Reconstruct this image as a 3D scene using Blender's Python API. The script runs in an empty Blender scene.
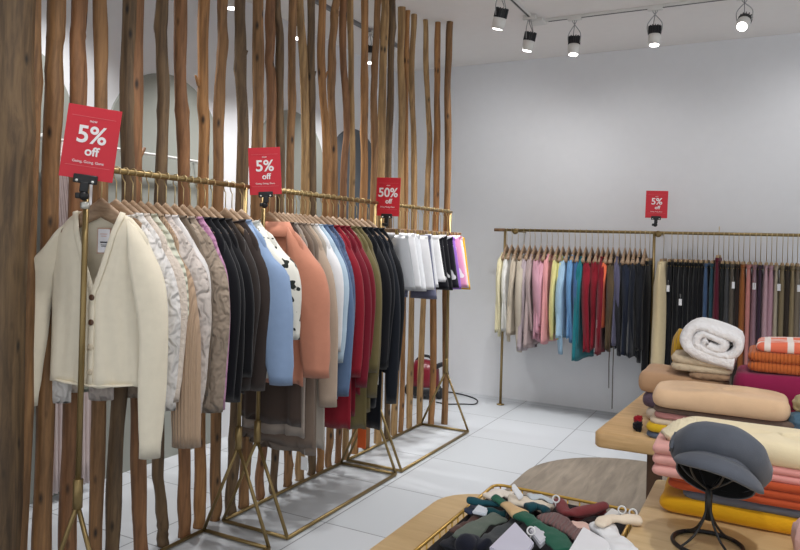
import bpy, bmesh, math, random
from mathutils import Vector, Matrix, noise
PI = math.pi
S = bpy.context.scene
COL = S.collection
# ------------------------------------------------------------------ camera geometry / survey helpers
ROLL = 0.028; CY = 241.5; FPX = 705.0; EYE = 1.42; YAW = math.radians(27.9)
cy_, sy_ = math.cos(YAW), math.sin(YAW)
def _un(px, py):
    a, b = px - 400, py - CY
    return (a*math.cos(ROLL) + b*math.sin(ROLL))/FPX, (-a*math.sin(ROLL) + b*math.cos(ROLL))/FPX
def at_z(px, py, z):
    x, y = _un(px, py); d = (EYE - z)/y; u = x*d
    return Vector((u*cy_ - d*sy_, u*sy_ + d*cy_, z))
def at_X(px, py, X):
    x, y = _un(px, py); d = X/(x*cy_ - sy_)
    return Vector((X, d*(x*sy_ + cy_), EYE - y*d))
def at_Y(px, py, Y):
    x, y = _un(px, py); d = Y/(x*sy_ + cy_)
    return Vector((d*(x*cy_ - sy_), Y, EYE - y*d))

cam_d = bpy.data.cameras.new('camera'); cam = bpy.data.objects.new('camera', cam_d); COL.objects.link(cam)
cam_d.sensor_width = 36; cam_d.lens = FPX/800*36; cam_d.shift_y = -33.5/800; cam_d.clip_start = 0.05
right = Vector((cy_, sy_, 0)); up = Vector((0, 0, 1)); fwd = Vector((-sy_, cy_, 0))
cr = right*math.cos(ROLL) + up*math.sin(ROLL); cu = -right*math.sin(ROLL) + up*math.cos(ROLL)
m = Matrix((cr, cu, -fwd)).transposed().to_4x4(); m.translation = Vector((0, 0, EYE))
cam.matrix_world = m
S.camera = cam

# ------------------------------------------------------------------ materials
def lin(c):
    return tuple(((v/255)/12.92 if v/255 <= 0.04045 else ((v/255+0.055)/1.055)**2.4) for v in c) + (1,)
def base_mat(name, rough=0.7, metal=0.0):
    mt = bpy.data.materials.new(name); mt.use_nodes = True
    nt = mt.node_tree; b = nt.nodes['Principled BSDF']
    b.inputs['Roughness'].default_value = rough; b.inputs['Metallic'].default_value = metal
    return mt, nt, b
def nd(nt, t, **kw):
    n = nt.nodes.new(t)
    for k, v in kw.items():
        if k in n.inputs: n.inputs[k].default_value = v
        else: setattr(n, k, v)
    return n
def mix_col(nt, fac, a, b):
    mx = nd(nt, 'ShaderNodeMix'); mx.data_type = 'RGBA'
    nt.links.new(fac, mx.inputs[0]); mx.inputs[6].default_value = a; mx.inputs[7].default_value = b
    return mx.outputs[2]
MC = {}
def plain(rgb, rough=0.5, metal=0.0, spec=0.5, var=0.06):
    k = ('p', rgb, rough, metal, spec, var)
    if k in MC: return MC[k]
    mt, nt, b = base_mat('plain', rough, metal)
    c = lin(rgb)
    tc = nd(nt, 'ShaderNodeTexCoord'); n = nd(nt, 'ShaderNodeTexNoise', Scale=14.0)
    nt.links.new(tc.outputs['Object'], n.inputs['Vector'])
    o = mix_col(nt, n.outputs['Fac'], tuple(v*(1-var) for v in c[:3])+(1,), tuple(min(1, v*(1+var)) for v in c[:3])+(1,))
    nt.links.new(o, b.inputs['Base Color']); b.inputs['Specular IOR Level'].default_value = spec
    MC[k] = mt; return mt
def fabric(rgb, kind='plain', rgb2=None):
    k = ('f', rgb, kind, rgb2)
    if k in MC: return MC[k]
    mt, nt, b = base_mat('fabric', 0.92)
    b.inputs['Specular IOR Level'].default_value = 0.15
    b.inputs['Sheen Weight'].default_value = 0.15
    c = lin(rgb)
    tc = nd(nt, 'ShaderNodeTexCoord')
    n = nd(nt, 'ShaderNodeTexNoise', Scale=30.0, Detail=4.0)
    nt.links.new(tc.outputs['Object'], n.inputs['Vector'])
    v = 0.16 if kind == 'wool' else .07
    c0 = tuple(x*(1-v) for x in c[:3])+(1,); c1 = tuple(min(1, x*(1+v)) for x in c[:3])+(1,)
    out = mix_col(nt, n.outputs['Fac'], c0, c1)
    if kind in ('spots', 'print'):
        vo = nd(nt, 'ShaderNodeTexNoise', Scale=(26.0 if kind == 'spots' else 12.0), Detail=1.0)
        nt.links.new(tc.outputs['Object'], vo.inputs['Vector'])
        rp = nd(nt, 'ShaderNodeValToRGB'); rp.color_ramp.elements[0].position = 0.62; rp.color_ramp.elements[1].position = 0.64
        nt.links.new(vo.outputs['Fac'], rp.inputs['Fac'])
        mx = nd(nt, 'ShaderNodeMix'); mx.data_type = 'RGBA'
        nt.links.new(rp.outputs['Color'], mx.inputs[0]); nt.links.new(out, mx.inputs[6]); mx.inputs[7].default_value = lin(rgb2)
        out = mx.outputs[2]
    if kind == 'plaid':
        last = None
        for ax in ('X', 'Y'):
            w = nd(nt, 'ShaderNodeTexWave', Scale=(4.2 if ax == 'X' else 6.0), bands_direction=ax)
            nt.links.new(tc.outputs['Object'], w.inputs['Vector'])
            rp = nd(nt, 'ShaderNodeValToRGB'); rp.color_ramp.elements[0].position = 0.80; rp.color_ramp.elements[1].position = 0.84
            nt.links.new(w.outputs['Fac'], rp.inputs['Fac'])
            if last is None: last = rp.outputs['Color']
            else:
                ad = nd(nt, 'ShaderNodeMath', operation='MAXIMUM'); nt.links.new(last, ad.inputs[0]); nt.links.new(rp.outputs['Color'], ad.inputs[1]); last = ad.outputs[0]
        mx = nd(nt, 'ShaderNodeMix'); mx.data_type = 'RGBA'
        nt.links.new(last, mx.inputs[0]); nt.links.new(out, mx.inputs[6]); mx.inputs[7].default_value = lin(rgb2)
        out = mx.outputs[2]
    nt.links.new(out, b.inputs['Base Color'])
    # weave / knit relief
    hn = nd(nt, 'ShaderNodeTexNoise', Scale=350.0, Detail=2.0)
    nt.links.new(tc.outputs['Object'], hn.inputs['Vector'])
    bp = nd(nt, 'ShaderNodeBump', Strength=0.25, Distance=0.002)
    nt.links.new(hn.outputs['Fac'], bp.inputs['Height'])
    last = bp
    if kind in ('cable', 'rib', 'fluffy', 'quilt'):
        b2 = nd(nt, 'ShaderNodeBump', Strength=0.9, Distance={'cable': .010, 'rib': .005, 'fluffy': .008, 'quilt': .009}[kind])
        if kind == 'cable':
            w = nd(nt, 'ShaderNodeTexWave', Scale=9.0, Distortion=9.0, bands_direction='X'); w.inputs['Detail'].default_value = 2; w.inputs['Detail Scale'].default_value = 1.6
        elif kind == 'rib':
            w = nd(nt, 'ShaderNodeTexWave', Scale=26.0, Distortion=0.4, bands_direction='X')
        elif kind == 'quilt':
            w = nd(nt, 'ShaderNodeTexWave', Scale=10.0, Distortion=1.0, bands_direction='Z')
        else:
            w = nd(nt, 'ShaderNodeTexNoise', Scale=70.0, Detail=3.0)
        nt.links.new(tc.outputs['Object'], w.inputs['Vector'])
        nt.links.new(w.outputs['Fac'], b2.inputs['Height']); nt.links.new(bp.outputs['Normal'], b2.inputs['Normal']); last = b2
    nt.links.new(last.outputs['Normal'], b.inputs['Normal'])
    MC[k] = mt; return mt
def brass():
    if 'brass' in MC: return MC['brass']
    mt, nt, b = base_mat('brass', 0.38, 0.75)
    tc = nd(nt, 'ShaderNodeTexCoord'); n = nd(nt, 'ShaderNodeTexNoise', Scale=8.0)
    nt.links.new(tc.outputs['Object'], n.inputs['Vector'])
    nt.links.new(mix_col(nt, n.outputs['Fac'], lin((128, 108, 70)), lin((158, 136, 92))), b.inputs['Base Color'])
    MC['brass'] = mt; return mt
def timber(c0, c1, rough=0.6, scale=(9, 9, 1.1), knots=True, bump=.5, axis_scale=1.0):
    k = ('t', c0, c1, rough, scale, knots)
    if k in MC: return MC[k]
    mt, nt, b = base_mat('timber', rough)
    tc = nd(nt, 'ShaderNodeTexCoord'); mp = nd(nt, 'ShaderNodeMapping'); mp.inputs['Scale'].default_value = scale
    nt.links.new(tc.outputs['Object'], mp.inputs['Vector'])
    n = nd(nt, 'ShaderNodeTexNoise', Scale=3.2, Detail=7.0, Roughness=0.62, Distortion=0.6)
    nt.links.new(mp.outputs['Vector'], n.inputs['Vector'])
    rp = nd(nt, 'ShaderNodeValToRGB'); e = rp.color_ramp.elements
    e[0].position = 0.32; e[0].color = lin(c0); e[1].position = 0.68; e[1].color = lin(c1)
    nt.links.new(n.outputs['Fac'], rp.inputs['Fac'])
    out = rp.outputs['Color']
    if knots:
        mp2 = nd(nt, 'ShaderNodeMapping'); mp2.inputs['Scale'].default_value = (7, 7, 2.6); nt.links.new(tc.outputs['Object'], mp2.inputs['Vector'])
        vo = nd(nt, 'ShaderNodeTexVoronoi', Scale=2.1); nt.links.new(mp2.outputs['Vector'], vo.inputs['Vector'])
        r2 = nd(nt, 'ShaderNodeValToRGB'); r2.color_ramp.elements[0].position = 0.05; r2.color_ramp.elements[1].position = 0.17
        r2.color_ramp.elements[0].color = (1, 1, 1, 1); r2.color_ramp.elements[1].color = (0, 0, 0, 1)
        nt.links.new(vo.outputs['Distance'], r2.inputs['Fac'])
        mx = nd(nt, 'ShaderNodeMix'); mx.data_type = 'RGBA'
        nt.links.new(r2.outputs['Color'], mx.inputs[0]); nt.links.new(out, mx.inputs[6]); mx.inputs[7].default_value = lin(tuple(int(v*.42) for v in c0))
        out = mx.outputs[2]
    if knots:
        mp3 = nd(nt, 'ShaderNodeMapping'); mp3.inputs['Scale'].default_value = (55, 55, 3.0); nt.links.new(tc.outputs['Object'], mp3.inputs['Vector'])
        n3 = nd(nt, 'ShaderNodeTexNoise', Scale=1.0, Detail=5.0); nt.links.new(mp3.outputs['Vector'], n3.inputs['Vector'])
        r3 = nd(nt, 'ShaderNodeValToRGB'); r3.color_ramp.elements[0].position = .34; r3.color_ramp.elements[1].position = .56
        r3.color_ramp.elements[0].color = (.38, .36, .34, 1); r3.color_ramp.elements[1].color = (1, 1, 1, 1); nt.links.new(n3.outputs['Fac'], r3.inputs['Fac'])
        m3 = nd(nt, 'ShaderNodeMix'); m3.data_type = 'RGBA'; m3.blend_type = 'MULTIPLY'; m3.inputs[0].default_value = .6
        nt.links.new(out, m3.inputs[6]); nt.links.new(r3.outputs['Color'], m3.inputs[7]); out = m3.outputs[2]
    nt.links.new(out, b.inputs['Base Color'])
    bp = nd(nt, 'ShaderNodeBump', Strength=bump, Distance=0.004); nt.links.new(n.outputs['Fac'], bp.inputs['Height']); nt.links.new(bp.outputs['Normal'], b.inputs['Normal'])
    MC[k] = mt; return mt
def glow(rgb, s):
    mt, nt, b = base_mat('lamp_glow', 0.3)
    b.inputs['Base Color'].default_value = lin(rgb); b.inputs['Emission Color'].default_value = lin(rgb); b.inputs['Emission Strength'].default_value = s
    return mt

# ------------------------------------------------------------------ mesh helpers
def link(name, bm, mat, parent=None, smooth=True, loc=None):
    me = bpy.data.meshes.new(name)
    bmesh.ops.recalc_face_normals(bm, faces=bm.faces)
    bm.to_mesh(me); bm.free()
    if smooth:
        for p in me.polygons: p.use_smooth = True
    me.materials.append(mat)
    o = bpy.data.objects.new(name, me); COL.objects.link(o)
    if parent is not None: o.parent = parent
    if loc is not None: o.location = loc
    return o
def thing(name, label, cat, loc=(0, 0, 0), rotz=0, group=None):
    o = bpy.data.objects.new(name, None); COL.objects.link(o); o.empty_display_size = .05
    o.location = loc; o.rotation_euler = (0, 0, rotz)
    return tag(o, label, cat, group)
def tag(o, label, cat, group=None):
    o['label'] = label; o['category'] = cat
    if group: o['group'] = group
    return o
def dup(root, loc, rotz=None, label=None, group=None):
    r = root.copy(); COL.objects.link(r); r.location = loc
    if rotz is not None: r.rotation_euler = (root.rotation_euler[0], root.rotation_euler[1], rotz)
    if label: r['label'] = label
    if group: r['group'] = group
    for ch in list(root.children):
        c = ch.copy(); COL.objects.link(c); c.parent = r
        for g in ch.children:
            d = g.copy(); COL.objects.link(d); d.parent = c
    return r
def loft(bm, rings, close=True, cap0=False, cap1=False):
    vs = [[bm.verts.new(p) for p in r] for r in rings]
    n = len(vs[0])
    for i in range(len(vs)-1):
        for j in range(n if close else n-1):
            k = (j+1) % n
            try: bm.faces.new((vs[i][j], vs[i][k], vs[i+1][k], vs[i+1][j]))
            except ValueError: pass
    if cap0: bm.faces.new(vs[0][::-1])
    if cap1: bm.faces.new(vs[-1])
    return vs
def sweep(bm, pts, r, seg=10, cap=True, flat=None, upv=None):
    """round (or flattened) tube through points; r = number or list; flat = (a,b) scale of the section"""
    pts = [Vector(p) for p in pts]; rings = []
    ref = Vector(upv) if upv else Vector((0, 0, 1))
    n1 = None
    for i, p in enumerate(pts):
        t = (pts[min(i+1, len(pts)-1)] - pts[max(i-1, 0)]).normalized()
        if n1 is None:
            if abs(t.dot(ref)) > .95: ref = Vector((1, 0, 0))
            n1 = (ref - t*ref.dot(t)).normalized()
        else:
            n1 = (n1 - t*n1.dot(t)).normalized()
        n2 = t.cross(n1)
        rr = r[i] if isinstance(r, (list, tuple)) else r
        a, b_ = flat if flat else (1, 1)
        rings.append([p + n1*(math.sin(2*PI*j/seg)*rr*a) + n2*(math.cos(2*PI*j/seg)*rr*b_) for j in range(seg)])
    return loft(bm, rings, cap0=cap, cap1=cap)
def box(bm, c, s, bevel=0.0, rot=None):
    r = bmesh.ops.create_cube(bm, size=1.0)
    vs = r['verts']
    for v in vs: v.co = Vector((v.co.x*s[0], v.co.y*s[1], v.co.z*s[2]))
    if bevel > 0:
        es = list({e for v in vs for e in v.link_edges})
        rb = bmesh.ops.bevel(bm, geom=es, offset=bevel, segments=2, affect='EDGES', profile=.6)
        vs = list({v for f in rb['faces'] for v in f.verts} | {v for v in vs if v.is_valid})
    M = (rot.to_4x4() if rot else Matrix.Identity(4))
    for v in vs: v.co = (M @ v.co) + Vector(c)
def revolve(bm, prof, seg=20, c=(0, 0, 0), M=None):
    rings = []
    for r, z in prof:
        ring = []
        for j in range(seg):
            p = Vector((r*math.cos(2*PI*j/seg), r*math.sin(2*PI*j/seg), z))
            if M is not None: p = M @ p
            ring.append(p + Vector(c))
        rings.append(ring)
    loft(bm, rings, cap0=True, cap1=True)
def torus(bm, R_, r, c, M=None, seg=28, s2=8, sx=1.0):
    rings = []
    for i in range(seg):
        a = 2*PI*i/seg; ring = []
        for j in range(s2):
            b = 2*PI*j/s2
            p = Vector(((R_+r*math.cos(b))*math.cos(a)*sx, (R_+r*math.cos(b))*math.sin(a), r*math.sin(b)))
            if M is not None: p = M @ p
            ring.append(p + Vector(c))
        rings.append(ring)
    rings.append(rings[0])
    loft(bm, rings); bmesh.ops.remove_doubles(bm, verts=bm.verts, dist=1e-6)
def spline(pts, n):
    """Catmull-Rom resample of a list of Vectors / tuples"""
    P = [Vector(p) for p in pts]; out = []
    for i in range(len(P)-1):
        p0, p1, p2, p3 = P[max(i-1, 0)], P[i], P[i+1], P[min(i+2, len(P)-1)]
        for k in range(n):
            t = k/n
            out.append(.5*((2*p1) + (p2-p0)*t + (2*p0-5*p1+4*p2-p3)*t*t + (3*p1-p0-3*p2+p3)*t**3))
    out.append(P[-1]); return out
def outline_slab(bm, pts, z0, z1, bev=.004):
    """rounded-edge slab from a closed plan outline"""
    c = Vector((sum(p[0] for p in pts)/len(pts), sum(p[1] for p in pts)/len(pts)))
    def ring(z, inset):
        o = []
        for p in pts:
            v = Vector((p[0], p[1])) - c; L = v.length
            v = v*((L-inset)/L); o.append((c.x+v.x, c.y+v.y, z))
        return o
    loft(bm, [ring(z0, bev), ring(z0+bev, 0), ring(z1-bev, 0), ring(z1, bev)], cap0=True, cap1=True)
def round_rect(x0, x1, y0, y1, r, n=8):
    pts = []
    rs = r if isinstance(r, (list, tuple)) else (r,)*4
    for (cx, cyy, a0, rr) in ((x1-rs[0], y1-rs[0], 0, rs[0]), (x0+rs[1], y1-rs[1], PI/2, rs[1]), (x0+rs[2], y0+rs[2], PI, rs[2]), (x1-rs[3], y0+rs[3], 1.5*PI, rs[3])):
        for k in range(n+1):
            a = a0 + PI/2*k/n; pts.append((cx+rr*math.cos(a), cyy+rr*math.sin(a)))
    return pts

WOODH = timber((134, 108, 84), (176, 148, 120), rough=.5, scale=(5, 20, 20), knots=False, bump=.1)
BLACK = plain((22, 22, 24), .45)
# ------------------------------------------------------------------ setting
CEIL = 3.12; WL = -3.40; WB = 6.24
def struct(name, bm, mat, smooth=False):
    o = link(name, bm, mat, smooth=smooth); o['kind'] = 'structure'; return o
# floor with pale square tiles
mt, nt, b = base_mat('floor_tile', .38); b.inputs['Specular IOR Level'].default_value = .35
tc = nd(nt, 'ShaderNodeTexCoord'); mp = nd(nt, 'ShaderNodeMapping'); mp.inputs['Location'].default_value = (1.95, -3.6, 0)
nt.links.new(tc.outputs['Object'], mp.inputs['Vector'])
br = nd(nt, 'ShaderNodeTexBrick'); br.offset = 0; br.squash = 1
for k, v in (('Scale', 1.0), ('Mortar Size', .0035), ('Brick Width', .63), ('Row Height', .63), ('Mortar Smooth', .1)): br.inputs[k].default_value = v
br.inputs['Color1'].default_value = lin((182, 186, 190)); br.inputs['Color2'].default_value = lin((188, 191, 195)); br.inputs['Mortar'].default_value = lin((120, 123, 127))
nt.links.new(mp.outputs['Vector'], br.inputs['Vector']); nt.links.new(br.outputs['Color'], b.inputs['Base Color'])
bm = bmesh.new(); box(bm, (0, 2.0, -.05), (7.2, 9.4, .1)); struct('floor', bm, mt)
WALLM = plain((226, 227, 230), .85, spec=.2, var=.02)
bm = bmesh.new(); box(bm, (0, 2.0, CEIL+.05), (7.2, 9.4, .1)); struct('ceiling', bm, plain((238, 234, 231), .9, spec=.2, var=.02))
bm = bmesh.new(); box(bm, (0, WB+.05, CEIL/2), (7.2, .1, CEIL)); struct('wall_back', bm, WALLM)
bm = bmesh.new(); box(bm, (WL-.05, 2.0, CEIL/2), (.1, 8.48, CEIL)); struct('wall_left', bm, WALLM)
# arched grey-green panels on the wall behind the poles
k_ = .944
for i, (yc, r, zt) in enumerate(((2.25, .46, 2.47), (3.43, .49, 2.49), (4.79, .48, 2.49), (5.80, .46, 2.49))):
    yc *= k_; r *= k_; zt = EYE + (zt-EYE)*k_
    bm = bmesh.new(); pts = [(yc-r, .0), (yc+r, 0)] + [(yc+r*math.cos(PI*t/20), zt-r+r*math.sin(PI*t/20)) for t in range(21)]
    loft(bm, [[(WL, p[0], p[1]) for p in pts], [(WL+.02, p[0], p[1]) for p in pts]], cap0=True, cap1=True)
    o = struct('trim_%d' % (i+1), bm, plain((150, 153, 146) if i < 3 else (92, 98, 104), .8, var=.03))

# curtain rod + curtain of the fitting corner
t = thing('curtain_rod', 'white curtain rod running along the wall behind the brown poles', 'rod', (WL+.1, 2.3, 1.90))
bm = bmesh.new(); sweep(bm, [(0, 0, 0), (0, 1.15, 0)], .008); link('rod', bm, plain((225, 225, 222), .4), t)
for yy in (0.02, 1.15):
    bm = bmesh.new(); revolve(bm, [(.004, -.02), (.02, -.012), (.02, .012), (.004, .02)], 12, (0, yy, 0), Matrix.Rotation(PI/2, 3, 'X')); link('finial', bm, plain((225, 225, 222), .4), t)
    bm = bmesh.new(); sweep(bm, [(0, yy, 0), (-.1, yy, 0)], .006); link('bracket', bm, plain((225, 225, 222), .4), t)
bm = bmesh.new(); n = 60; rings = []
for k in range(16):
    z = 1.89 - 1.84*k/15; w = .10 + .20*min(1, k/10)
    rings.append([(WL+.1 + (.014+.012*k/15)*math.sin(j*1.15+.3*math.sin(k*.6)), 2.33 + w*(j/n) + .05*k/15, z) for j in range(n)])
loft(bm, rings, close=False)
o = link('curtain', bm, fabric((214, 200, 198)))
md = o.modifiers.new('s', 'SOLIDIFY'); md.thickness = .003
tag(o, 'pale pinkish gathered curtain hanging on the wall rod behind the left poles', 'curtain')

# ------------------------------------------------------------------ rough wooden poles
TONES = [timber((78, 60, 42), (128, 102, 70)), timber((112, 80, 50), (164, 122, 78)), timber((136, 94, 54), (186, 136, 84)),
         timber((138, 106, 66), (188, 152, 104)), timber((112, 74, 46), (160, 114, 74))]
# each: survey of centre-line (px, py), width in px, base py, tone, label
POLES = [
 ([(6, 0), (4, 200), (-6, 540)], 48, None, 0, 'very thick dark knotty log pole filling the left edge of the photo'),
 ([(32, 0), (29, 200), (19, 540)], 17, None, 1, 'brown log pole half hidden behind the thick log at the left edge'),
 ([(57, 0), (55, 60), (52, 180), (46, 400), (42, 545)], 18, None, 1, 'thick brown log pole left of the large five percent sign'),
 ([(80, 0), (77, 50), (77, 180), (72, 360), (68, 545)], 15.5, None, 4, 'dark reddish log pole standing behind the front brass post'),
 ([(101, 0), (101, 180), (99, 360), (95, 545)], 12.5, None, 1, 'mid brown log pole rising above the top right of the large sign'),
 ([(130, 0), (129, 120), (127, 250), (116, 450), (112, 545)], 14, None, 0, 'log pole leaning left at its foot, below the cream cardigan sleeve'),
 ([(136, 0), (133, 160), (137, 350), (139, 450), (141, 545)], 15, None, 4, 'reddish log pole standing first to the right of the large sign'),
 ([(162, 0), (161, 40), (163, 100), (160, 200), (158, 440), (159, 490), (163, 525)], 12, 545, 0, 'log pole with a kinked dark foot below the tan ribbed hem'),
 ([(181, 0), (181, 90), (184, 180), (183, 400), (184, 500)], 13, 536, 4, 'straight reddish brown log pole right of the kinked one'),
 ([(203.5, 0), (203, 90), (204, 160), (201, 400), (200, 500)], 11.5, 527, 2, 'light orange brown log pole with a small branch stub'),
 ([(222, 0), (223, 40), (220, 80), (218, 160), (216, 400), (215.5, 500)], 10.5, 520, 1, 'log pole with dark patches just left of the grey wall gap'),
 ([(240.5, 0), (240, 60), (242, 150), (236, 400), (231, 490)], 10.8, 514, 0, 'darkest slim log pole, standing left of the second sign'),
 ([(258.5, 0), (258, 80), (258, 150), (250, 400), (244, 490)], 10.6, 508, 1, 'log pole directly behind the left half of the second sign'),
 ([(270, 0), (270, 50), (271, 120), (265, 400), (260, 480)], 9.4, 499, 4, 'log pole directly behind the right half of the second sign'),
 ([(276, 0), (280, 40), (279, 90), (280, 150), (277, 400), (273.5, 480)], 8.8, 493, 0, 'grey brown bent log pole at the right edge of the second sign'),
 ([(292.5, 0), (292, 80), (291, 150), (289, 400), (288, 470)], 8.6, 486, 1, 'first slim brown pole clear to the right of the second sign'),
 ([(300, 0), (302, 40), (305, 160), (302, 400), (300, 470)], 8.6, 480, 3, 'pale yellowish pole second to the right of the second sign'),
 ([(311.5, 0), (311, 80), (312, 160), (312, 400), (312, 465)], 7.8, 475, 0, 'grey brown pole beside the pale yellowish one'),
 ([(323, 0), (323, 80), (326, 160), (322, 400), (320, 460)], 7.4, 472, 2, 'orange brown pole with a deep scar near the rail'),
 ([(336, 0), (333, 30), (331, 80), (333, 160), (331, 400), (329, 455)], 7.6, 467, 1, 'pole bent sharply near the ceiling, midway between second and third signs'),
 ([(343, 0), (343, 60), (347, 120), (343, 190), (340, 400), (338, 455)], 7.0, 463, 4, 'reddish wavy pole right of the one bent at the ceiling'),
 ([(350.5, 0), (351, 80), (352, 150), (350, 300), (346, 450)], 6.4, 459, 3, 'slim pale pole right of the reddish wavy one'),
 ([(364, 0), (364, 80), (364.5, 160), (361, 300), (355, 440)], 7.8, 453, 2, 'orange brown pole standing left of the fifty percent sign, alone between gaps'),
 ([(378, 0), (375, 60), (374, 100), (374, 180), (370, 350), (366, 440)], 6.8, 449, 1, 'pole leaning right at the top, against the left edge of the fifty percent sign'),
 ([(384.5, 0), (384, 60), (381, 150), (381, 300), (378, 435)], 7.6, 443, 3, 'light brown pole directly behind the fifty percent sign'),
 ([(392, 5), (391, 60), (389, 150), (390, 300), (387, 430)], 6.4, 440, 0, 'dark pole whose top first shows below the ceiling line'),
 ([(402, 12), (401, 60), (401.5, 150), (399, 300), (394, 425)], 6.8, 435, 3, 'light brown pole right of the fifty percent sign'),
 ([(408, 17), (406.5, 60), (406, 150), (404, 300), (401, 425)], 5.2, 432, 2, 'thin orange pole touching the light brown pole right of the fifty percent sign'),
 ([(413.5, 21), (412, 80), (414, 150), (412, 300), (409, 420)], 6.2, 428, 3, 'slim light pole fourth from the open right end of the screen'),
 ([(425, 24), (427, 80), (429, 140), (427, 200), (424, 300), (419, 418)], 5.6, 425, 3, 'slim bowed pole third from the open right end of the screen'),
 ([(438, 26), (437, 80), (437, 150), (434, 300), (431, 418)], 6.0, 424, 2, 'slim orange pole second from the open right end of the screen'),
 ([(450, 28), (448, 80), (447.5, 150), (446, 300), (445, 418)], 6.2, 424, 1, 'last slim pole at the open right end of the screen'),
]
for i, (pts, wpx, by, tone, lab) in enumerate(POLES):
    rnd = random.Random(100+i)
    X = -2.42
    if by is not None:
        base = at_z(pts[-1][0], by, 0); X = base.x
    P = [at_X(p[0], p[1], X) for p in pts]
    zt = P[0].z
    top = Vector((X, P[0].y + (P[0].y-P[1].y)*min(.6, max(0, (CEIL-P[0].z)/max(.05, P[0].z-P[1].z))), CEIL+.02))
    if P[0].z > CEIL-.06: P[0] = Vector((X, P[0].y, CEIL+.02))
    else: P = [top] + P
    if by is not None: P.append(base)
    else:
        sl = (P[-1].y-P[-2].y)/(P[-1].z-P[-2].z); P.append(Vector((X, P[-1].y - sl*P[-1].z*.6, 0)))
    P = sorted(P, key=lambda v: -v.z)
    d = -X*sy_ + P[len(P)//2].y*cy_
    r = wpx*d/FPX/2
    path = spline(P, 7)
    o0 = path[-1].copy(); rings = []; seg = 14
    wob = [rnd.uniform(.86, 1.1) for _ in range(8)]
    knot = [(rnd.randrange(4, len(path)-3), rnd.uniform(0, 2*PI)) for _ in range(4)]
    for k, p in enumerate(path):
        t_ = k/(len(path)-1); w = 1 + .06*math.sin(k*.7+i) + .05*noise.noise(Vector((k*.5, i*3.1, 0)))
        off = Vector((.012*noise.noise(Vector((k*.22, i*5.7, 4))), 0, 0))
        ring = []
        for j in range(seg):
            a = 2*PI*j/seg
            q = 1 + .07*math.sin(2*a+i+t_*3) + .05*math.sin(3*a+i*2-t_*4)
            for kk, ka in knot:
                q += .22*math.exp(-((k-kk)/.7)**2)*max(0, math.cos(a-ka))**6
            ring.append(Vector((math.cos(a)*r*w*q, math.sin(a)*r*w*q, 0)) + p - o0 + off)
        rings.append(ring)
    bm = bmesh.new(); loft(bm, rings, cap0=True, cap1=True)
    if i in (9, 11, 6, 17, 18):
        kk = len(path)//3; p = path[kk]-o0; sgn = -1 if i == 9 else 1
        sweep(bm, [p, p+Vector((0, sgn*r*1.1, .02)), p+Vector((0, sgn*r*1.9, .06))], [r*.45, r*.35, r*.2], 8)
    o = link('wooden_pole', bm, TONES[tone], loc=o0)
    tag(o, lab, 'pole', 'rough log poles of the screen')

# ------------------------------------------------------------------ clothing rails on the left
RX = -2.18; RZ = 1.655; XI = -2.378; XO = -1.985; ZA = .505
def tube_obj(name, pts, r, parent, mat=None, seg=8):
    bm = bmesh.new(); sweep(bm, pts, r, seg); return link(name, bm, mat or brass(), parent)
def left_rail(y0, y1, yfix0, yfix1, label):
    t = thing('clothes_rack', label, 'clothes rack', (RX, y0, 0), 0, 'brass clothes racks in front of the poles')
    L = y1-y0
    tube_obj('rail', [(0, -.02, RZ), (0, L+.02, RZ)], .0115, t)
    for yy in (0, L):
        tube_obj('post', [(0, yy, ZA), (0, yy, RZ)], .0105, t, seg=10)
        bm = bmesh.new(); revolve(bm, [(.006, -.075), (.017, -.072), (.017, .03), (.006, .034)], 12, (0, yy, ZA)); link('collar', bm, brass(), t)
        tube_obj('leg', [(0, yy, ZA-.06), (XI-RX, yy, .014)], .0085, t)
        tube_obj('leg', [(0, yy, ZA-.06), (XO-RX, yy, .014)], .0085, t)
        tube_obj('cross_bar', [(XI-RX, yy, .012), (XO-RX, yy, .012)], .009, t)
    tube_obj('base_bar', [(XI-RX, 0, .012), (XI-RX, L, .012)], .009, t)
    tube_obj('base_bar', [(XO-RX, 0, .012), (XO-RX, L, .012)], .009, t)
    return t
left_rail(1.705, 2.565, 0, 0, 'nearest brass clothes rack, carrying the cream cardigan and pale knits')
left_rail(2.70, 3.78, 0, 0, 'middle brass clothes rack, carrying the peach coat and crimson tops')
left_rail(3.85, 4.925, 0, 0, 'farthest brass clothes rack, carrying the white shorts')

# ------------------------------------------------------------------ hangers and garments
def hanger_meshes(drop, hw=.19, thick=.017):
    """hook and wooden shoulders; origin = centre of the rail"""
    bm = bmesh.new(); R_ = .0155
    pts = [(R_*math.cos(a), 0, R_*math.sin(a)) for a in [(-50+ k*22)*PI/180 for k in range(0, 11)]]
    pts = [(-p[0]*1.0, 0, p[2]) for p in pts][::-1] if False else pts
    pts = pts + [(-R_*.7, 0, -.024), (0, 0, -.04), (0, 0, -drop)]
    sweep(bm, pts, .0022, 6); hook = bm
    bm = bmesh.new(); rings = []
    n = 18
    for k in range(n+1):
        s = -1 + 2*k/n; x = s*hw; a = abs(s)
        zc = -drop - .014 - .085*a**1.15 - .006*a**2
        h = .022*(1-a)**.8 + .016
        if a < .08: zc += .004
        th = thick*(.55 + .75*a**2)
        yb = -.003*a**2
        rings.append([(x, yb+th*math.cos(q)*.9, zc + h*math.sin(q)) for q in [2*PI*j/10 for j in range(10)]])
    loft(bm, rings, cap0=True, cap1=True)
    return hook, bm
def make_hanger(drop=.130, hw=.147):
    t = thing('wooden_hanger', '', 'hanger')
    h, w = hanger_meshes(drop, hw)
    link('hook', h, plain((206, 186, 140), .3, .8), t); link('shoulder_bar', w, WOODH, t)
    return t
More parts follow.
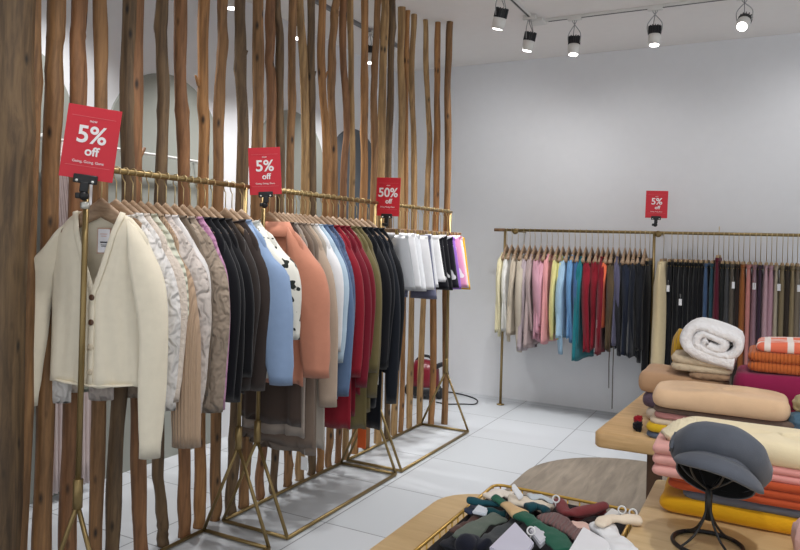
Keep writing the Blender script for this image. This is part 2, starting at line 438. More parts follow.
def make_clip_hanger(drop=.13, hw=.15, mat=None):
    t = thing('clip_hanger', '', 'hanger')
    bm = bmesh.new(); R_ = .0155
    pts = [(R_*math.cos(a), 0, R_*math.sin(a)) for a in [(-50+k*22)*PI/180 for k in range(0, 11)]] + [(-R_*.7, 0, -.024), (0, 0, -.04), (0, 0, -drop)]
    sweep(bm, pts, .0022, 6); link('hook', bm, plain((206, 186, 140), .3, .8), t)
    bm = bmesh.new(); box(bm, (0, 0, -drop-.008), (2*hw, .013, .022), .003); link('bar', bm, mat or WOODH, t)
    for s in (-1, 1):
        bm = bmesh.new(); box(bm, (s*hw*.8, -.008, -drop-.03), (.018, .006, .05), .002); box(bm, (s*hw*.8, .008, -drop-.03), (.018, .006, .05), .002)
        box(bm, (s*hw*.8, 0, -drop-.008), (.012, .02, .012), .002)
        link('clip', bm, plain((196, 172, 116), .3, .8), t)
    return t
hang0 = make_hanger(.130); hang1 = make_hanger(.148, .125); clip0 = make_clip_hanger(.158, .115); clip1 = make_clip_hanger(.205, .165)
used = set()
def place_hanger(proto, loc, rotz, label, group):
    if proto.name not in used:
        used.add(proto.name); proto.location = loc; proto.rotation_euler = (0, 0, rotz); proto['label'] = label; proto['group'] = group; return proto
    return dup(proto, loc, rotz, label, group)

def body_bm(hw, length, depth, seed, neck=.085, flare=1.05, seg=30, nz=18, scoop=.02, fold=1.0, drop=.10):
    """torso of a top; z=0 at the neck line"""
    rnd = random.Random(seed); ph = [rnd.uniform(0, 6.28) for _ in range(6)]
    prof = [(0.010, neck), (-.003, neck+.008), (-.026, neck+.030), (-.050, hw*.80), (-.075, hw*.89), (-.095, hw*.93)]
    for k in range(1, nz+1):
        t = k/nz; prof.append((-.095 - (length-.095)*t, hw*(.935 + (flare*.96-.935)*t**.8)))
    bm = bmesh.new(); rings = []
    for z, w in prof:
        t = min(1, max(0, -z/length)); dd = depth*(.56 + .44*min(1, max(0, -z)/.12))/2
        ring = []
        for j in range(seg):
            a = 2*PI*j/seg; ca, sa = math.cos(a), math.sin(a)
            x = w*math.copysign(abs(ca)**.8, ca); y = dd*math.copysign(abs(sa)**.7, sa)
            f = fold*(.010*math.sin(5*ca*2+ph[0]+t*1.5) + .006*math.sin(9*ca+ph[1]-t*2) + .006*math.sin(14*ca+ph[2])*t)*(.1+t)
            y += f*(1 if sa < 0 else -.7)*abs(sa)**.5
            x *= 1 + .02*math.sin(t*7+ph[3])*t
            zz = z
            if z > -.03 and sa < 0: zz -= scoop*(1-abs(ca))**.7*(1+z/.03 if z < 0 else 1)
            if t > .98: zz += .006*math.sin(4*a+ph[4])
            ring.append((x, y, zz))
        rings.append(ring)
    last = rings[-1]
    rings.append([(p[0]*.95, p[1]*.8, p[2]+.03) for p in last])
    loft(bm, rings); return bm
def sleeve_bm(sgn, hw, length, seed, r0=.062, r1=.036, flat=.46, swing=0.0, out=.035, fwd_=0.0, tw=.4):
    rnd = random.Random(seed+sgn*7); ph = rnd.uniform(0, 6)
    n = 15; rings = []; seg = 14
    for k in range(n+1):
        t = k/n
        x = sgn*(hw*.74 + (hw*.20+out)*math.sin(min(1, t*1.9)*PI/2) - .015*t*t + swing*t)
        z = -.066 - (length-.066)*t + (.008 if k == 0 else 0)
        y = -.004 - fwd_*t + .010*math.sin(t*3+ph)
        r = (r0 + (r1-r0)*t**.8)*(1+.09*noise.noise(Vector((t*4, ph*3, sgn))))
        if k == 0: r *= .72
        if k == 1: r *= .9
        if t > .93: r *= .93
        tilt = sgn*.9*(1-min(1, t*4))
        ring = []
        for j in range(seg):
            a = 2*PI*j/seg
            px_ = r*math.cos(a)*.88; py_ = r*flat*math.sin(a)*(1+.12*math.sin(3*a+t*3+ph)) + px_*tw
            ring.append((x + px_*math.cos(tilt), y + py_, z - px_*math.sin(tilt)*1.0))
        rings.append(ring)
    rings.append([(sum(p[0] for p in rings[-1])/seg*.2+p[0]*.8, p[1]*.8, p[2]+.02) for p in rings[-1]])
    bm = bmesh.new(); loft(bm, rings, cap0=True); return bm
def legs_bm(hw, length, depth, seed, flare=1.0, bul=.10):
    rnd = random.Random(seed); bm = bmesh.new(); ph = rnd.uniform(0, 6); seg = 16
    for s in (-1, 1):
        rings = []; n = 14
        for k in range(n+1):
            t = k/n; w = hw*.5*(1 + (flare-1)*t + bul*math.sin(min(1, t*3.2)*PI)); ring = []
            xc = s*w*.98 + s*.012*t
            for j in range(seg):
                a = 2*PI*j/seg; ca, sa = math.cos(a), math.sin(a)
                ring.append((xc + w*ca*(1+.03*math.sin(t*3+ph)), depth/2*(.55+.45*min(1, t*5))*sa*(1+.28*math.sin(3*ca+ph+t*2.2)), -length*t))
            rings.append(ring)
        rings.append([(p[0]*.97, p[1]*.8, p[2]+.02) for p in rings[-1]])
        loft(bm, rings, cap0=True)
    return bm
def price_tag(parent, loc, rot=0, size=(.04, .065), col=(228, 228, 230)):
    bm = bmesh.new(); box(bm, (0, 0, -size[1]/2), (size[0], .0015, size[1]), .0005)
    o = link('price_tag', bm, plain(col, .6), parent, smooth=False); o.location = loc; o.rotation_euler = (0, 0, rot); o['label'] = 'white paper price tag'
    bm = bmesh.new(); sweep(bm, [(0, 0, 0), (0, .002, .04)], .0008, 5); link('string', bm, plain((200, 200, 200), .7), o)
    return o
GAR = 'tops hanging on the left racks'
def top(name, cat, label, loc, rotz, rgb, kind='plain', hw=.205, length=.62, sleeve=.62, depth=.05, rgb2=None, seed=0, group=GAR, sleeves=True, r0=.062, r1=.036, swing=0, fwd_=0, flare=1.05, neck=.112, tagp=None, collar=False, seg=30, drop=.170, cuff=None, left_sleeve=None):
    length -= .01; sleeve -= .01; rv = random.Random(seed*3+1); swing += rv.uniform(-.005, .045); fwd_ += rv.uniform(-.012, .014); rotz += math.radians(rv.uniform(-1.2, 1.5))
    t = thing(name, label, cat, (loc[0], loc[1], loc[2]-drop), rotz, group)
    M_ = fabric(rgb, kind, rgb2)
    link('body', body_bm(hw, length, depth, seed, neck, flare, seg), M_, t)
    if sleeves:
        for s in (-1, 1):
            sl = link('sleeve', sleeve_bm(s, hw, (left_sleeve if left_sleeve and s < 0 else sleeve), seed, r0, r1, swing=s*swing, fwd_=fwd_), M_, t)
            if cuff:
                bm = bmesh.new(); box(bm, (s*(hw*.9+.015), -.004-fwd_, -sleeve+.05), (.066, .046, .10), .014); cf = link('cuff', bm, fabric(cuff), sl); cf['label'] = 'contrasting cuff'
    # neck rib
    bm = bmesh.new(); rings = []
    for k in range(25):
        a = 2*PI*k/24; rings.append((math.cos(a)*(neck+.001), math.sin(a)*(depth*.56/2+.001), .010 - (.018*(1-abs(math.cos(a)))**.7 if math.sin(a) < 0 else 0)))
    sweep(bm, rings, .0055, 6, cap=False); link('neckband', bm, M_, t)
    if collar:
        bm = bmesh.new(); R_ = []
        for k in range(21):
            a = PI*1.08 + (PI*.84)*k/20*1.0
            a = -PI*.5 + (k/20-.5)*PI*1.9
            ca, sa = math.cos(a), math.sin(a)
            R_.append([(ca*neck*1.0, sa*.016, .006), (ca*(neck+.012), sa*.026, .014), (ca*(neck+.06), sa*.045-.004, -.055), (ca*(neck+.056), sa*.042-.004, -.06)])
        loft(bm, R_, close=False); c = link('collar', bm, M_, t); md = c.modifiers.new('s', 'SOLIDIFY'); md.thickness = .006
    if tagp: price_tag(t, tagp, 0)
    return t

# ---- the front cardigan, open V neck
def cardigan(loc, rotz):
    t = thing('cardigan', 'cream button cardigan with deep V neck, first garment on the nearest rack', 'cardigan', (loc[0], loc[1], loc[2]-.158), rotz, GAR)
    M_ = fabric((236, 226, 204), 'plain'); hw = .205; L = .63; D = .06
    bm = bmesh.new(); nz = 24; nx = 16
    def prof(z):   # half width at height
        if z > -.09: return .10 + (hw*.93-.10)*min(1, (-z)/.09)**.9 if z < 0 else .10
        t_ = (-z-.09)/(L-.09); return hw*(.93-.03*t_)
    # back panel wraps around to the front edges
    for part_ in ('back', 'left', 'right'):
        rings = []
        for k in range(nz+1):
            z = -L*(k/nz)**1.05; w = prof(z); row = []
            vneck = .10*(1-min(1, -z/.30))**.85 if -z < .30 else 0
            for j in range(nx+1):
                s = j/nx
                if part_ == 'back':
                    x = -w + 2*w*s; y = D*.5*(1-abs(2*s-1)**3)*min(1, .3+(-z)/.1)
                    y += .004*math.sin(x*50)*(-z)
                else:
                    sg = -1 if part_ == 'left' else 1
                    xin = vneck + (-.010 if part_ == 'right' else -.010); x = sg*(xin + (w-xin)*s)
                    y = -D*.5*(1-s**3)*min(1, .25+(-z)/.1) - (.004 if part_ == 'right' and s < .2 else 0)
                    y += (.007*math.sin(s*9+k*.12)+.004*math.sin(s*19-k*.3))*(-z/L)
                zz = z - (.012*s*s if k == 0 else 0) - (.006*math.sin(s*6) if k == nz else 0)
                row.append((x, y, zz))
            rings.append(row)
        loft(bm, rings, close=False)
    bmesh.ops.remove_doubles(bm, verts=bm.verts, dist=.0015)
    b_ = link('body', bm, M_, t); md = b_.modifiers.new('s', 'SOLIDIFY'); md.thickness = .004; md.offset = 0
    for s in (-1, 1):
        link('sleeve', sleeve_bm(s, hw, .87 if s > 0 else .72, 3, .070 if s > 0 else .072, .044 if s > 0 else .058, swing=.02 if s > 0 else .03, out=.045 if s > 0 else .06, fwd_=.035, tw=.35 if s > 0 else .5), M_, t)
    # ribbed front bands
    for sg in (-1, 1):
        pts = []
        for k in range(20):
            z = -L*.995*(k/19); v = .10*(1-min(1, -z/.30))**.85 if -z < .30 else 0
            pts.append((sg*(v-.004)+(.002*sg), -D*.5*min(1, .25+(-z)/.1)-(.007 if sg > 0 else .003), z))
        bm = bmesh.new(); sweep(bm, pts, .012, 8, flat=(.28, 1.0), upv=(0, 1, 0)); link('button_band', bm, M_, t)
    for z in (-.31, -.40, -.49, -.58):
        bm = bmesh.new(); revolve(bm, [(.002, -.003), (.010, -.003), (.0115, 0), (.008, .002), (.002, .001)], 14, (0, -D*.5-.013, z), Matrix.Rotation(PI/2, 3, 'X'))
        link('button', bm, plain((92, 62, 44), .3) if z > -.42 else plain((205, 190, 165), .3), t)
    bm = bmesh.new(); sweep(bm, [(-hw*.88, -.0, -L+.01), (-hw*.5, -D*.46, -L+.005), (0, -D*.55, -L), (hw*.5, -D*.46, -L+.005), (hw*.88, 0, -L+.01)], .012, 8, flat=(.4, 1)); link('hem', bm, M_, t)
    bm = bmesh.new(); box(bm, (.012, .005, -.105), (.056, .002, .095), .001); g = link('brand_card', bm, plain((206, 168, 146), .6), t, smooth=False); g['label'] = 'peach bordered paper label'
    bm = bmesh.new(); box(bm, (.012, .0035, -.105), (.047, .002, .086), .001); g2 = link('paper', bm, plain((236, 235, 240), .6), g, smooth=False)
    bm = bmesh.new(); box(bm, (.014, .002, -.110), (.030, .0012, .005)); box(bm, (.014, .002, -.120), (.026, .0012, .002)); box(bm, (.014, .002, -.125), (.022, .0012, .002)); link('printed_lines', bm, plain((50, 50, 60), .6), g, smooth=False)
    bm = bmesh.new(); box(bm, (.012, .002, -.080), (.028, .0012, .002)); box(bm, (.012, .002, -.088), (.022, .0012, .002)); link('pink_lines', bm, plain((220, 170, 160), .6), g, smooth=False)
    return t
HG = 'wooden hangers on the left racks'
cardigan((RX, 1.77, RZ), math.radians(17))
place_hanger(hang0, (RX, 1.77, RZ), math.radians(17), 'wooden hanger inside the cream V neck cardigan', HG)
# (Y, rot deg, name, cat, label, hanger phrase, rgb, kind, length, sleeve, extra)
LEFT = [
 (1.835, 15, 'sweater', 'sweater', 'white cable knit sweater directly behind the cream cardigan', 'the white cable knit sweater', (228, 224, 220), 'cable', .60, .72, {}),
 (1.874, 12, 'sweater', 'sweater', 'off white lacy knit sweater behind the white cable knit one', 'the lacy off white sweater', (222, 208, 194), 'fluffy', .58, .69, {}),
 (1.912, 9, 'blouse', 'blouse', 'pale sage quilted top squeezed among the white knits', 'the pale sage quilted top', (206, 207, 188), 'quilt', .64, .70, {}),
 (1.953, 6, 'sweater', 'sweater', 'tan ribbed sweater whose wide ribbed cuff shows below the pale knits', 'the tan ribbed sweater', (186, 158, 132), 'rib', .62, .87, dict(hw=.20, r0=.06, r1=.058, left_sleeve=.6)),
 (1.990, 4, 'sweater', 'sweater', 'pale pinkish grey cable sweater before the taupe ones', 'the pale pinkish grey cable sweater', (205, 194, 186), 'cable', .66, .75, dict(r0=.085, r1=.055, hw=.215)),
 (2.035, 2, 'blouse', 'blouse', 'plain white thin top behind the pinkish grey cable sweater', 'the thin white top', (220, 216, 214), 'plain', .60, .60, {}),
 (2.080, 0, 'sweater', 'sweater', 'dark taupe soft sweater in front of the cable taupe one', 'the dark taupe sweater', (116, 102, 88), 'plain', .62, .70, {}),
 (2.128, 0, 'sweater', 'sweater', 'light taupe cable knit sweater left of the lilac sliver', 'the light taupe cable sweater', (158, 142, 126), 'cable', .66, .77, dict(r0=.09, r1=.055, hw=.215)),
 (2.175, 0, 'sweater', 'sweater', 'lilac pink braided sweater showing as a thin sliver', 'the lilac pink sweater', (190, 138, 172), 'cable', .66, .77, dict(r1=.042)),
 (2.215, 0, 'sweater', 'sweater', 'first black sweater right of the lilac sliver', 'the first black sweater', (20, 21, 26), 'plain', .70, .74, {}),
 (2.258, 0, 'sweater', 'sweater', 'second black sweater right of the lilac sliver', 'the second black sweater', (24, 24, 28), 'plain', .66, .76, {}),
 (2.302, 0, 'jacket', 'jacket', 'third black top, left of the charcoal brown pair', 'the third black top', (18, 18, 22), 'plain', .72, .66, dict(tagp=(.20, -.045, -.36))),
 (2.346, 0, 'jacket', 'jacket', 'dark brown jacket directly right of the black tops', 'the dark brown jacket', (50, 44, 42), 'plain', .74, .72, {}),
 (2.432, 0, 'jacket', 'jacket', 'charcoal brown jacket left of the light blue sweater', 'the charcoal brown jacket', (62, 53, 50), 'plain', .72, .74, {}),
 (2.474, 0, 'sweater', 'sweater', 'light blue wool sweater at the end of the nearest rack', 'the light blue sweater', (136, 158, 190), 'plain', .62, .71, dict(r0=.10, r1=.056, swing=.045, hw=.215)),
 (2.540, 0, 'blouse', 'blouse', 'white blouse with black splotches beside the peach coat', 'the splotched white blouse', (222, 220, 210), 'spots', .70, .52, dict(rgb2=(40, 44, 40), r0=.095, r1=.06, hw=.23, swing=.03)),
 (2.790, 0, 'dress', 'dress', 'long dark brown dress, behind the peach coat', 'the long dark brown dress', (72, 60, 54), 'plain', .98, .60, dict(sleeves=False, hw=.19)),
 (2.822, 0, 'dress', 'dress', 'long greyish beige dress whose pale hem shows behind the rack legs', 'the greyish beige dress', (160, 148, 138), 'plain', 1.04, .60, dict(sleeves=False, hw=.19)),
 (2.745, 0, 'coat', 'coat', 'peach wool coat with pointed collar on the middle rack', 'the peach coat', (194, 132, 108), 'plain', .77, .72, dict(collar=True, r0=.095, r1=.07, hw=.225, swing=.04)),
 (2.858, 0, 'dress', 'dress', 'long taupe dress hanging low below the peach coat', 'the long taupe dress', (118, 102, 90), 'plain', 1.10, .60, dict(sleeves=False, flare=1.15)),
 (2.895, 0, 'dress', 'dress', 'long greige dress behind the taupe one, with a white tag near the floor', 'the long greige dress', (134, 119, 106), 'plain', 1.14, .60, dict(sleeves=False, tagp=(.182, -.055, -1.13))),
 (2.930, 0, 'cardigan', 'cardigan', 'beige cardigan with long hanging sleeve right of the peach coat', 'the beige cardigan', (176, 156, 138), 'plain', .78, .90, dict(r0=.066, r1=.05)),
 (2.965, 0, 'dress', 'dress', 'long pale grey dress right of the greige one', 'the long pale grey dress', (176, 168, 158), 'plain', 1.13, .60, dict(sleeves=False)),
 (3.000, 0, 'blouse', 'blouse', 'white shirt showing between the beige cardigan and the blue tops', 'the white shirt on the middle rack', (226, 226, 228), 'plain', .66, .64, {}),
 (3.040, 0, 'blouse', 'blouse', 'ice blue blouse right of the white shirt', 'the ice blue blouse', (176, 196, 212), 'plain', .72, .70, {}),
 (3.085, 0, 'sweater', 'sweater', 'slate blue sweater in front of a second blue one', 'the front slate blue sweater', (94, 116, 148), 'plain', .90, .88, {}),
 (3.140, 0, 'sweater', 'sweater', 'darker slate blue knit left of the crimson tops', 'the darker slate blue knit', (84, 100, 132), 'rib', .78, .80, {}),
 (3.200, 0, 'dress', 'dress', 'long crimson dress, leftmost of the crimson clothes', 'the leftmost crimson dress', (138, 30, 44), 'plain', 1.08, .80, dict(flare=1.1)),
 (3.255, 0, 'dress', 'dress', 'crimson dress in the middle of the crimson clothes', 'the middle crimson dress', (112, 24, 40), 'plain', 1.02, .86, {}),
 (3.310, 0, 'cardigan', 'cardigan', 'crimson cardigan with rust cuffs beside the olive coat', 'the rust cuffed crimson cardigan', (118, 26, 40), 'plain', .92, .72, dict(cuff=(176, 72, 54))),
 (3.375, 0, 'coat', 'coat', 'olive long coat beside the crimson cardigan, with a small white tag', 'the first olive coat', (110, 100, 66), 'plain', 1.12, .80, dict(tagp=(.20, -.05, -.60))),
 (3.430, 0, 'coat', 'coat', 'olive coat directly left of the black tops', 'the second olive coat', (104, 94, 64), 'plain', 1.04, .95, {}),
 (3.495, 0, 'coat', 'coat', 'black long coat, leftmost of the far black clothes', 'the leftmost far black coat', (22, 23, 28), 'plain', 1.02, .80, {}),
 (3.560, 0, 'dress', 'dress', 'black dress hanging lowest in the far black clothes', 'the lowest hanging black dress', (18, 20, 26), 'plain', 1.16, .80, dict(tagp=(.19, -.05, -.82))),
 (3.625, 0, 'sweater', 'sweater', 'blue black sweater second from the silver shorts', 'the blue black sweater', (24, 28, 36), 'plain', .84, 1.02, {}),
 (3.695, 0, 'sweater', 'sweater', 'black knit sweater directly beside the silver shorts', 'the black knit by the silver shorts', (20, 22, 27), 'plain', .70, .84, dict(r0=.065, hw=.195)),
]
for i, (Y, rot, nm, cat, lab, hp, rgb, kind, L, sl, ex) in enumerate(LEFT):
    top(nm, cat, lab, (RX, Y, RZ), math.radians(rot), rgb, kind, length=L, sleeve=sl, seed=20+i, **ex)
    place_hanger(hang0, (RX, Y, RZ), math.radians(rot), 'wooden hanger holding ' + hp, HG)
p = at_X(362, 429, -2.06)
bm = bmesh.new(); box(bm, (0, 0, -.055), (.055, .004, .11), .0015); o = link('fabric_tag', bm, fabric((206, 92, 44)), loc=p); tag(o, 'bright orange cloth tag dangling below the olive coats', 'tag')
bm = bmesh.new(); sweep(bm, [(0, 0, -.003), (0, .003, .09)], .001, 5); link('string', bm, plain((90, 60, 40), .8), o)
# ---- shorts and skirts on the far rack
def shorts(label, Y, rgb, kind='plain', L=.34, hw=.17, rgb2=None, seed=0, rough=None, cat='shorts', tg=False, grp=None):
    t = thing('shorts', label, cat, (RX+.012*math.sin(seed*2.3), Y, RZ-.185-.006*(seed % 3)), math.radians(5*math.sin(seed*1.7)), grp)
    M_ = fabric(rgb, kind, rgb2) if rough is None else plain(rgb, rough, .35)
    link('fabric_legs', legs_bm(hw*.9, L, .075, seed, 1.36, 0.0), M_, t)
    bm = bmesh.new(); pts = [(hw*.9*math.cos(a), .022*math.sin(a), -.012) for a in [2*PI*k/20 for k in range(21)]]
    sweep(bm, pts, .017, 8, cap=False, flat=(1, .3)); link('waistband', bm, M_, t)
    if tg: price_tag(t, (hw*.75, -.04, -.08), 0, (.03, .06))
    place_hanger(clip0, (RX, Y, RZ), 0, 'gold clip hanger gripping the ' + label.split(',')[0], 'clip hangers on the farthest rack')
G2 = 'shorts on the farthest rack'
SH = [(3.90, 'silver metallic shorts, nearest to the black sweaters', (176, 178, 182), .35, .34),
      (4.02, 'first white shorts beside the silver pair', (226, 227, 230), None, .35), (4.11, 'second white shorts from the silver pair', (222, 224, 228), None, .36),
      (4.20, 'middle white shorts of the white row', (228, 228, 230), None, .35), (4.29, 'fourth white shorts from the silver pair', (220, 222, 226), None, .35),
      (4.38, 'last white shorts beside the black printed pairs', (230, 230, 232), None, .31)]
for i, (Y, lab, rgb, rg, L) in enumerate(SH): shorts(lab, Y, rgb, L=L, seed=200+i, rough=rg, hw=.17, grp=G2)
shorts('slate lavender long shorts, hem peeking out under the white ones', 4.245, (104, 106, 128), L=.42, seed=211, hw=.16, grp=G2)
shorts('black shorts with white print, beside the last white pair', 4.46, (22, 22, 28), 'print', L=.36, rgb2=(214, 212, 214), seed=212, grp=G2)
shorts('black shorts with white print, middle of the three black pairs', 4.54, (20, 20, 26), 'print', L=.38, rgb2=(214, 212, 214), seed=213, tg=True, grp=G2)
shorts('black shorts with white print, beside the purple pair', 4.61, (26, 24, 34), 'print', L=.36, rgb2=(206, 206, 214), seed=214, grp=G2)
shorts('purple shorts, between black and pink pairs', 4.68, (150, 104, 196), L=.37, seed=215, grp=G2)
shorts('pink shorts, between purple and yellow pairs', 4.75, (222, 150, 186), 'print', L=.37, rgb2=(240, 232, 236), seed=216, tg=True, grp=G2)
shorts('white shorts with red print, second from the far rail end', 4.81, (228, 214, 214), 'print', L=.37, rgb2=(200, 60, 80), seed=217, grp=G2)
shorts('yellow shorts, last at the far rail end', 4.875, (232, 178, 40), L=.38, seed=218, tg=True, grp=G2)

# ------------------------------------------------------------------ right wall rack
RY = 5.95; RZ2 = 1.548
t = thing('clothes_rack', 'long brass wall rack with colourful tops and trousers by the back wall', 'clothes rack', (-2.19, RY, 0))
bm = bmesh.new(); sweep(bm, [(.09, 0, RZ2), (2.9, 0, RZ2)], .0125, 10); link('rail', bm, brass(), t)
bm = bmesh.new(); sweep(bm, [(-.01, 0, RZ2), (.09, 0, RZ2)], .0145, 10); e_ = link('rail_cap', bm, timber((96, 70, 48), (140, 104, 70), knots=False), t); e_['label'] = 'brown wooden rail end'
for x in (.09, 1.345, 2.55):
    tube_obj('post', [(x, 0, 0), (x, 0, RZ2)], .0115, t, seg=10)
    bm = bmesh.new(); revolve(bm, [(.03, 0), (.034, .003), (.034, .008), (.012, .012)], 16, (x, 0, 0)); link('foot', bm, brass(), t)
for x in (.185, 1.375, 2.6):
    bm = bmesh.new(); revolve(bm, [(.004, -.008), (.026, -.007), (.026, .007), (.004, .008)], 18, (x, -.004, RZ2-.010), Matrix.Rotation(PI/2, 3, 'X')); link('wall_bracket', bm, brass(), t)
    bm = bmesh.new(); sweep(bm, [(x, 0, RZ2-.01), (x, WB-RY, RZ2-.01)], .007, 8); link('wall_arm', bm, brass(), t)
HG2 = 'wooden hangers on the wall rack'; GR = 'tops hanging on the wall rack'
RIGHT = [
 (506, 'blouse', 'pale cream blouse, leftmost garment on the wall rack', (222, 214, 178), .84, .86),
 (511, 'blouse', 'white blouse second from the left end of the wall rack', (226, 226, 222), .82, .86),
 (517, 'cardigan', 'greyish beige cardigan beside the white blouse', (190, 178, 160), .84, .90),
 (523, 'cardigan', 'warm beige cardigan left of the lilac grey tops', (192, 182, 166), .90, .96),
 (529, 'blouse', 'lilac grey blouse with hanging ties', (178, 164, 170), .98, .86),
 (534, 'blouse', 'pale taupe blouse between the lilac and pink tops', (170, 152, 150), .94, .80),
 (540, 'sweater', 'dusty pink sweater, larger of the pink tops', (196, 150, 164), .86, .86),
 (546, 'sweater', 'bright pink sweater between dusty pink and salmon', (212, 160, 176), .80, .76),
 (551, 'sweater', 'salmon pink top left of the yellow shirts', (220, 154, 156), .90, .84),
 (557, 'shirt', 'lemon yellow shirt, left of the two yellow ones', (214, 208, 142), .80, .84),
 (562, 'shirt', 'yellow shirt touching the light blue one', (206, 200, 128), .84, .80),
 (568, 'shirt', 'light blue speckled shirt right of the yellow ones', (158, 190, 214), .82, .96),
 (574, 'shirt', 'sky blue shirt behind the speckled one', (110, 156, 200), .84, .86),
 (579, 'shirt', 'deep blue shirt left of the teal top', (66, 108, 156), .86, .88),
 (585, 'sweater', 'teal green top left of the red ones', (30, 112, 122), 1.0, .90),
 (591, 'sweater', 'dark red sweater right of the teal top', (134, 26, 42), .92, .90),
 (597, 'sweater', 'dark red sweater with a white tag, second of the reds', (126, 24, 38), .90, .92),
 (602, 'sweater', 'dark red sweater left of the orange sliver', (118, 22, 36), .94, .90),
 (607, 'shirt', 'thin orange sliver of a shirt beside the reds', (226, 108, 72), .72, .70),
 (612, 'coat', 'olive brown coat left of the dark navy tops', (88, 74, 54), .88, .92),
 (618, 'jacket', 'slate violet jacket beside the olive brown coat', (88, 86, 110), .86, .88),
 (624, 'jacket', 'charcoal jacket on the left of the black group', (42, 42, 48), .88, .92),
 (629, 'jacket', 'dark navy jacket second in the black group', (32, 38, 54), .92, .88),
 (634, 'jacket', 'blue black jacket in the middle of the black group', (24, 28, 38), .92, .90),
 (639, 'jacket', 'plain black jacket right of the black group middle', (24, 26, 32), .94, .90),
 (644, 'jacket', 'last black jacket beside the brass post', (20, 21, 26), .88, 1.0),
]
for i, (px, nm, lab, rgb, L, sl) in enumerate(RIGHT):
    X = at_Y(px, 240, RY).x + .01
    top(nm, nm, lab, (X, RY+.012*math.sin(i*2.1), RZ2-.006*((i*5) % 4)), PI/2+math.radians(((i*37) % 7-3)*2.2), rgb, 'plain', length=L-.155, sleeve=sl-.135-.02*((i*5) % 3), neck=.095, seed=300+i, hw=.19, flare=1.0 + .12*((i*7) % 3), depth=.046, group=GR, seg=22, drop=.212, r0=(.075 if i in (3, 6, 10, 11, 15, 16, 19, 22) else .052), r1=(.05 if i in (3, 6, 11, 15, 22) else .036), swing=.035+.03*((i*3) % 4 == 0)+.03*(i in (3, 6, 11, 15, 22)),
        tagp=((-.2, -.04, -.5) if i == 16 else None))
    place_hanger(hang1, (X, RY, RZ2), PI/2, 'wooden hanger holding the ' + lab, HG2)
# loose brown belt of the olive coat
bm = bmesh.new(); sweep(bm, [(-1.10, 5.76, .75), (-1.102, 5.755, .45), (-1.10, 5.755, .14)], .014, 8, flat=(.2, 1)); 
o = link('fabric_belt', bm, fabric((62, 46, 38))); tag(o, 'long dark brown belt dangling below the wall rack tops', 'belt')
bm = bmesh.new(); sweep(bm, [(-1.13, 5.765, .75), (-1.135, 5.76, .5), (-1.13, 5.76, .30)], .014, 8, flat=(.2, 1))
o = link('fabric_belt', bm, fabric((70, 52, 42))); tag(o, 'shorter dark brown belt end beside the longest dangling belt', 'belt')

def trousers(label, X, rgb, L=1.0, hw=.15, seed=0, z=RZ2-.228, kind='plain', tg=False, flare=.9, name='trousers', depth=.05, grp=None):
    t = thing(name, label, name, (X, RY, z), PI/2, grp or 'trousers on the wall rack')
    M_ = fabric(rgb, kind)
    link('fabric_legs', legs_bm(hw, L, depth, seed, flare), M_, t)
    bm = bmesh.new(); pts = [(hw*1.02*math.cos(a), .017*math.sin(a), -.014) for a in [2*PI*k/16 for k in range(17)]]
    sweep(bm, pts, .018, 6, cap=False, flat=(1, .3)); link('waistband', bm, M_, t)
    if tg: price_tag(t, (-hw-.012, -.02+.01*(seed % 3), -.13-.05*(seed % 4)), PI/2, (.022, .05))
    place_hanger(clip1, (X, RY, z+.225), PI/2, 'clip hanger holding the ' + label, 'clip hangers on the wall rack')
BLK = 'black trousers between the sand coat and steel blue pair'
TR = [(650, (20, 20, 24), 'black trousers left of the sand coloured coat', 0), (672, (20, 21, 26), BLK, 1), (678, (18, 18, 22), BLK, 0), (683, (22, 22, 26), BLK, 1), (688, (18, 19, 24), BLK, 0),
      (693, (20, 20, 24), BLK, 0), (698, (22, 22, 26), BLK, 0), (703, (18, 18, 22), BLK, 0), (708, (70, 92, 124), 'steel blue trousers right of the black run', 0),
      (714, (48, 78, 92), 'teal grey trousers left of the burgundy skirt', 0), (724, (34, 36, 36), 'greenish black trousers right of the burgundy skirt', 0),
      (729, (74, 74, 76), 'mid grey trousers on the wall rack', 0), (734, (96, 88, 78), 'brown grey trousers with a hanging white tag', 1), (739, (50, 40, 36), 'dark brown trousers left of the rust pair', 0),
      (744, (150, 92, 50), 'rust orange trousers on the wall rack', 0), (750, (200, 134, 128), 'salmon trousers right of the rust pair', 0), (756, (150, 118, 128), 'dusky mauve trousers beside the salmon pair', 1),
      (761, (62, 46, 62), 'dark plum trousers between the mauve and pink pairs', 0), (767, (192, 158, 166), 'pale pink wide trousers, left of two', 0), (772, (184, 146, 158), 'pale pink wide trousers, right of two', 0),
      (777, (180, 168, 148), 'light beige trousers right of the pink ones', 1), (783, (134, 120, 94), 'khaki trousers beside the light beige pair', 0), (788, (58, 50, 44), 'dark brown trousers among the khaki ones', 0),
      (793, (146, 130, 100), 'striped khaki trousers near the right edge of the photo', 0), (798, (126, 114, 100), 'taupe trousers at the right edge of the photo', 1), (804, (170, 164, 170), 'grey lilac trousers just at the frame edge', 0)]
for i, (px, rgb, lab, tg) in enumerate(TR):
    trousers(lab, at_Y(px, 240, RY).x, rgb, seed=400+i, tg=bool(tg), depth=.046, grp=('black trousers on the wall rack' if lab == BLK else None))
trousers('burgundy skirt clipped higher than its neighbours', at_Y(719, 240, RY).x, (92, 26, 44), hw=.16, seed=440, z=RZ2-.185, name='skirt', flare=1.1, depth=.055)
# sand coat between post and black trousers
Xc = at_Y(664, 240, RY).x
trousers('sand coloured long coat trousers standing out before the black run', Xc, (206, 188, 150), hw=.20, seed=441, L=.92, flare=1.25, depth=.085, tg=False)

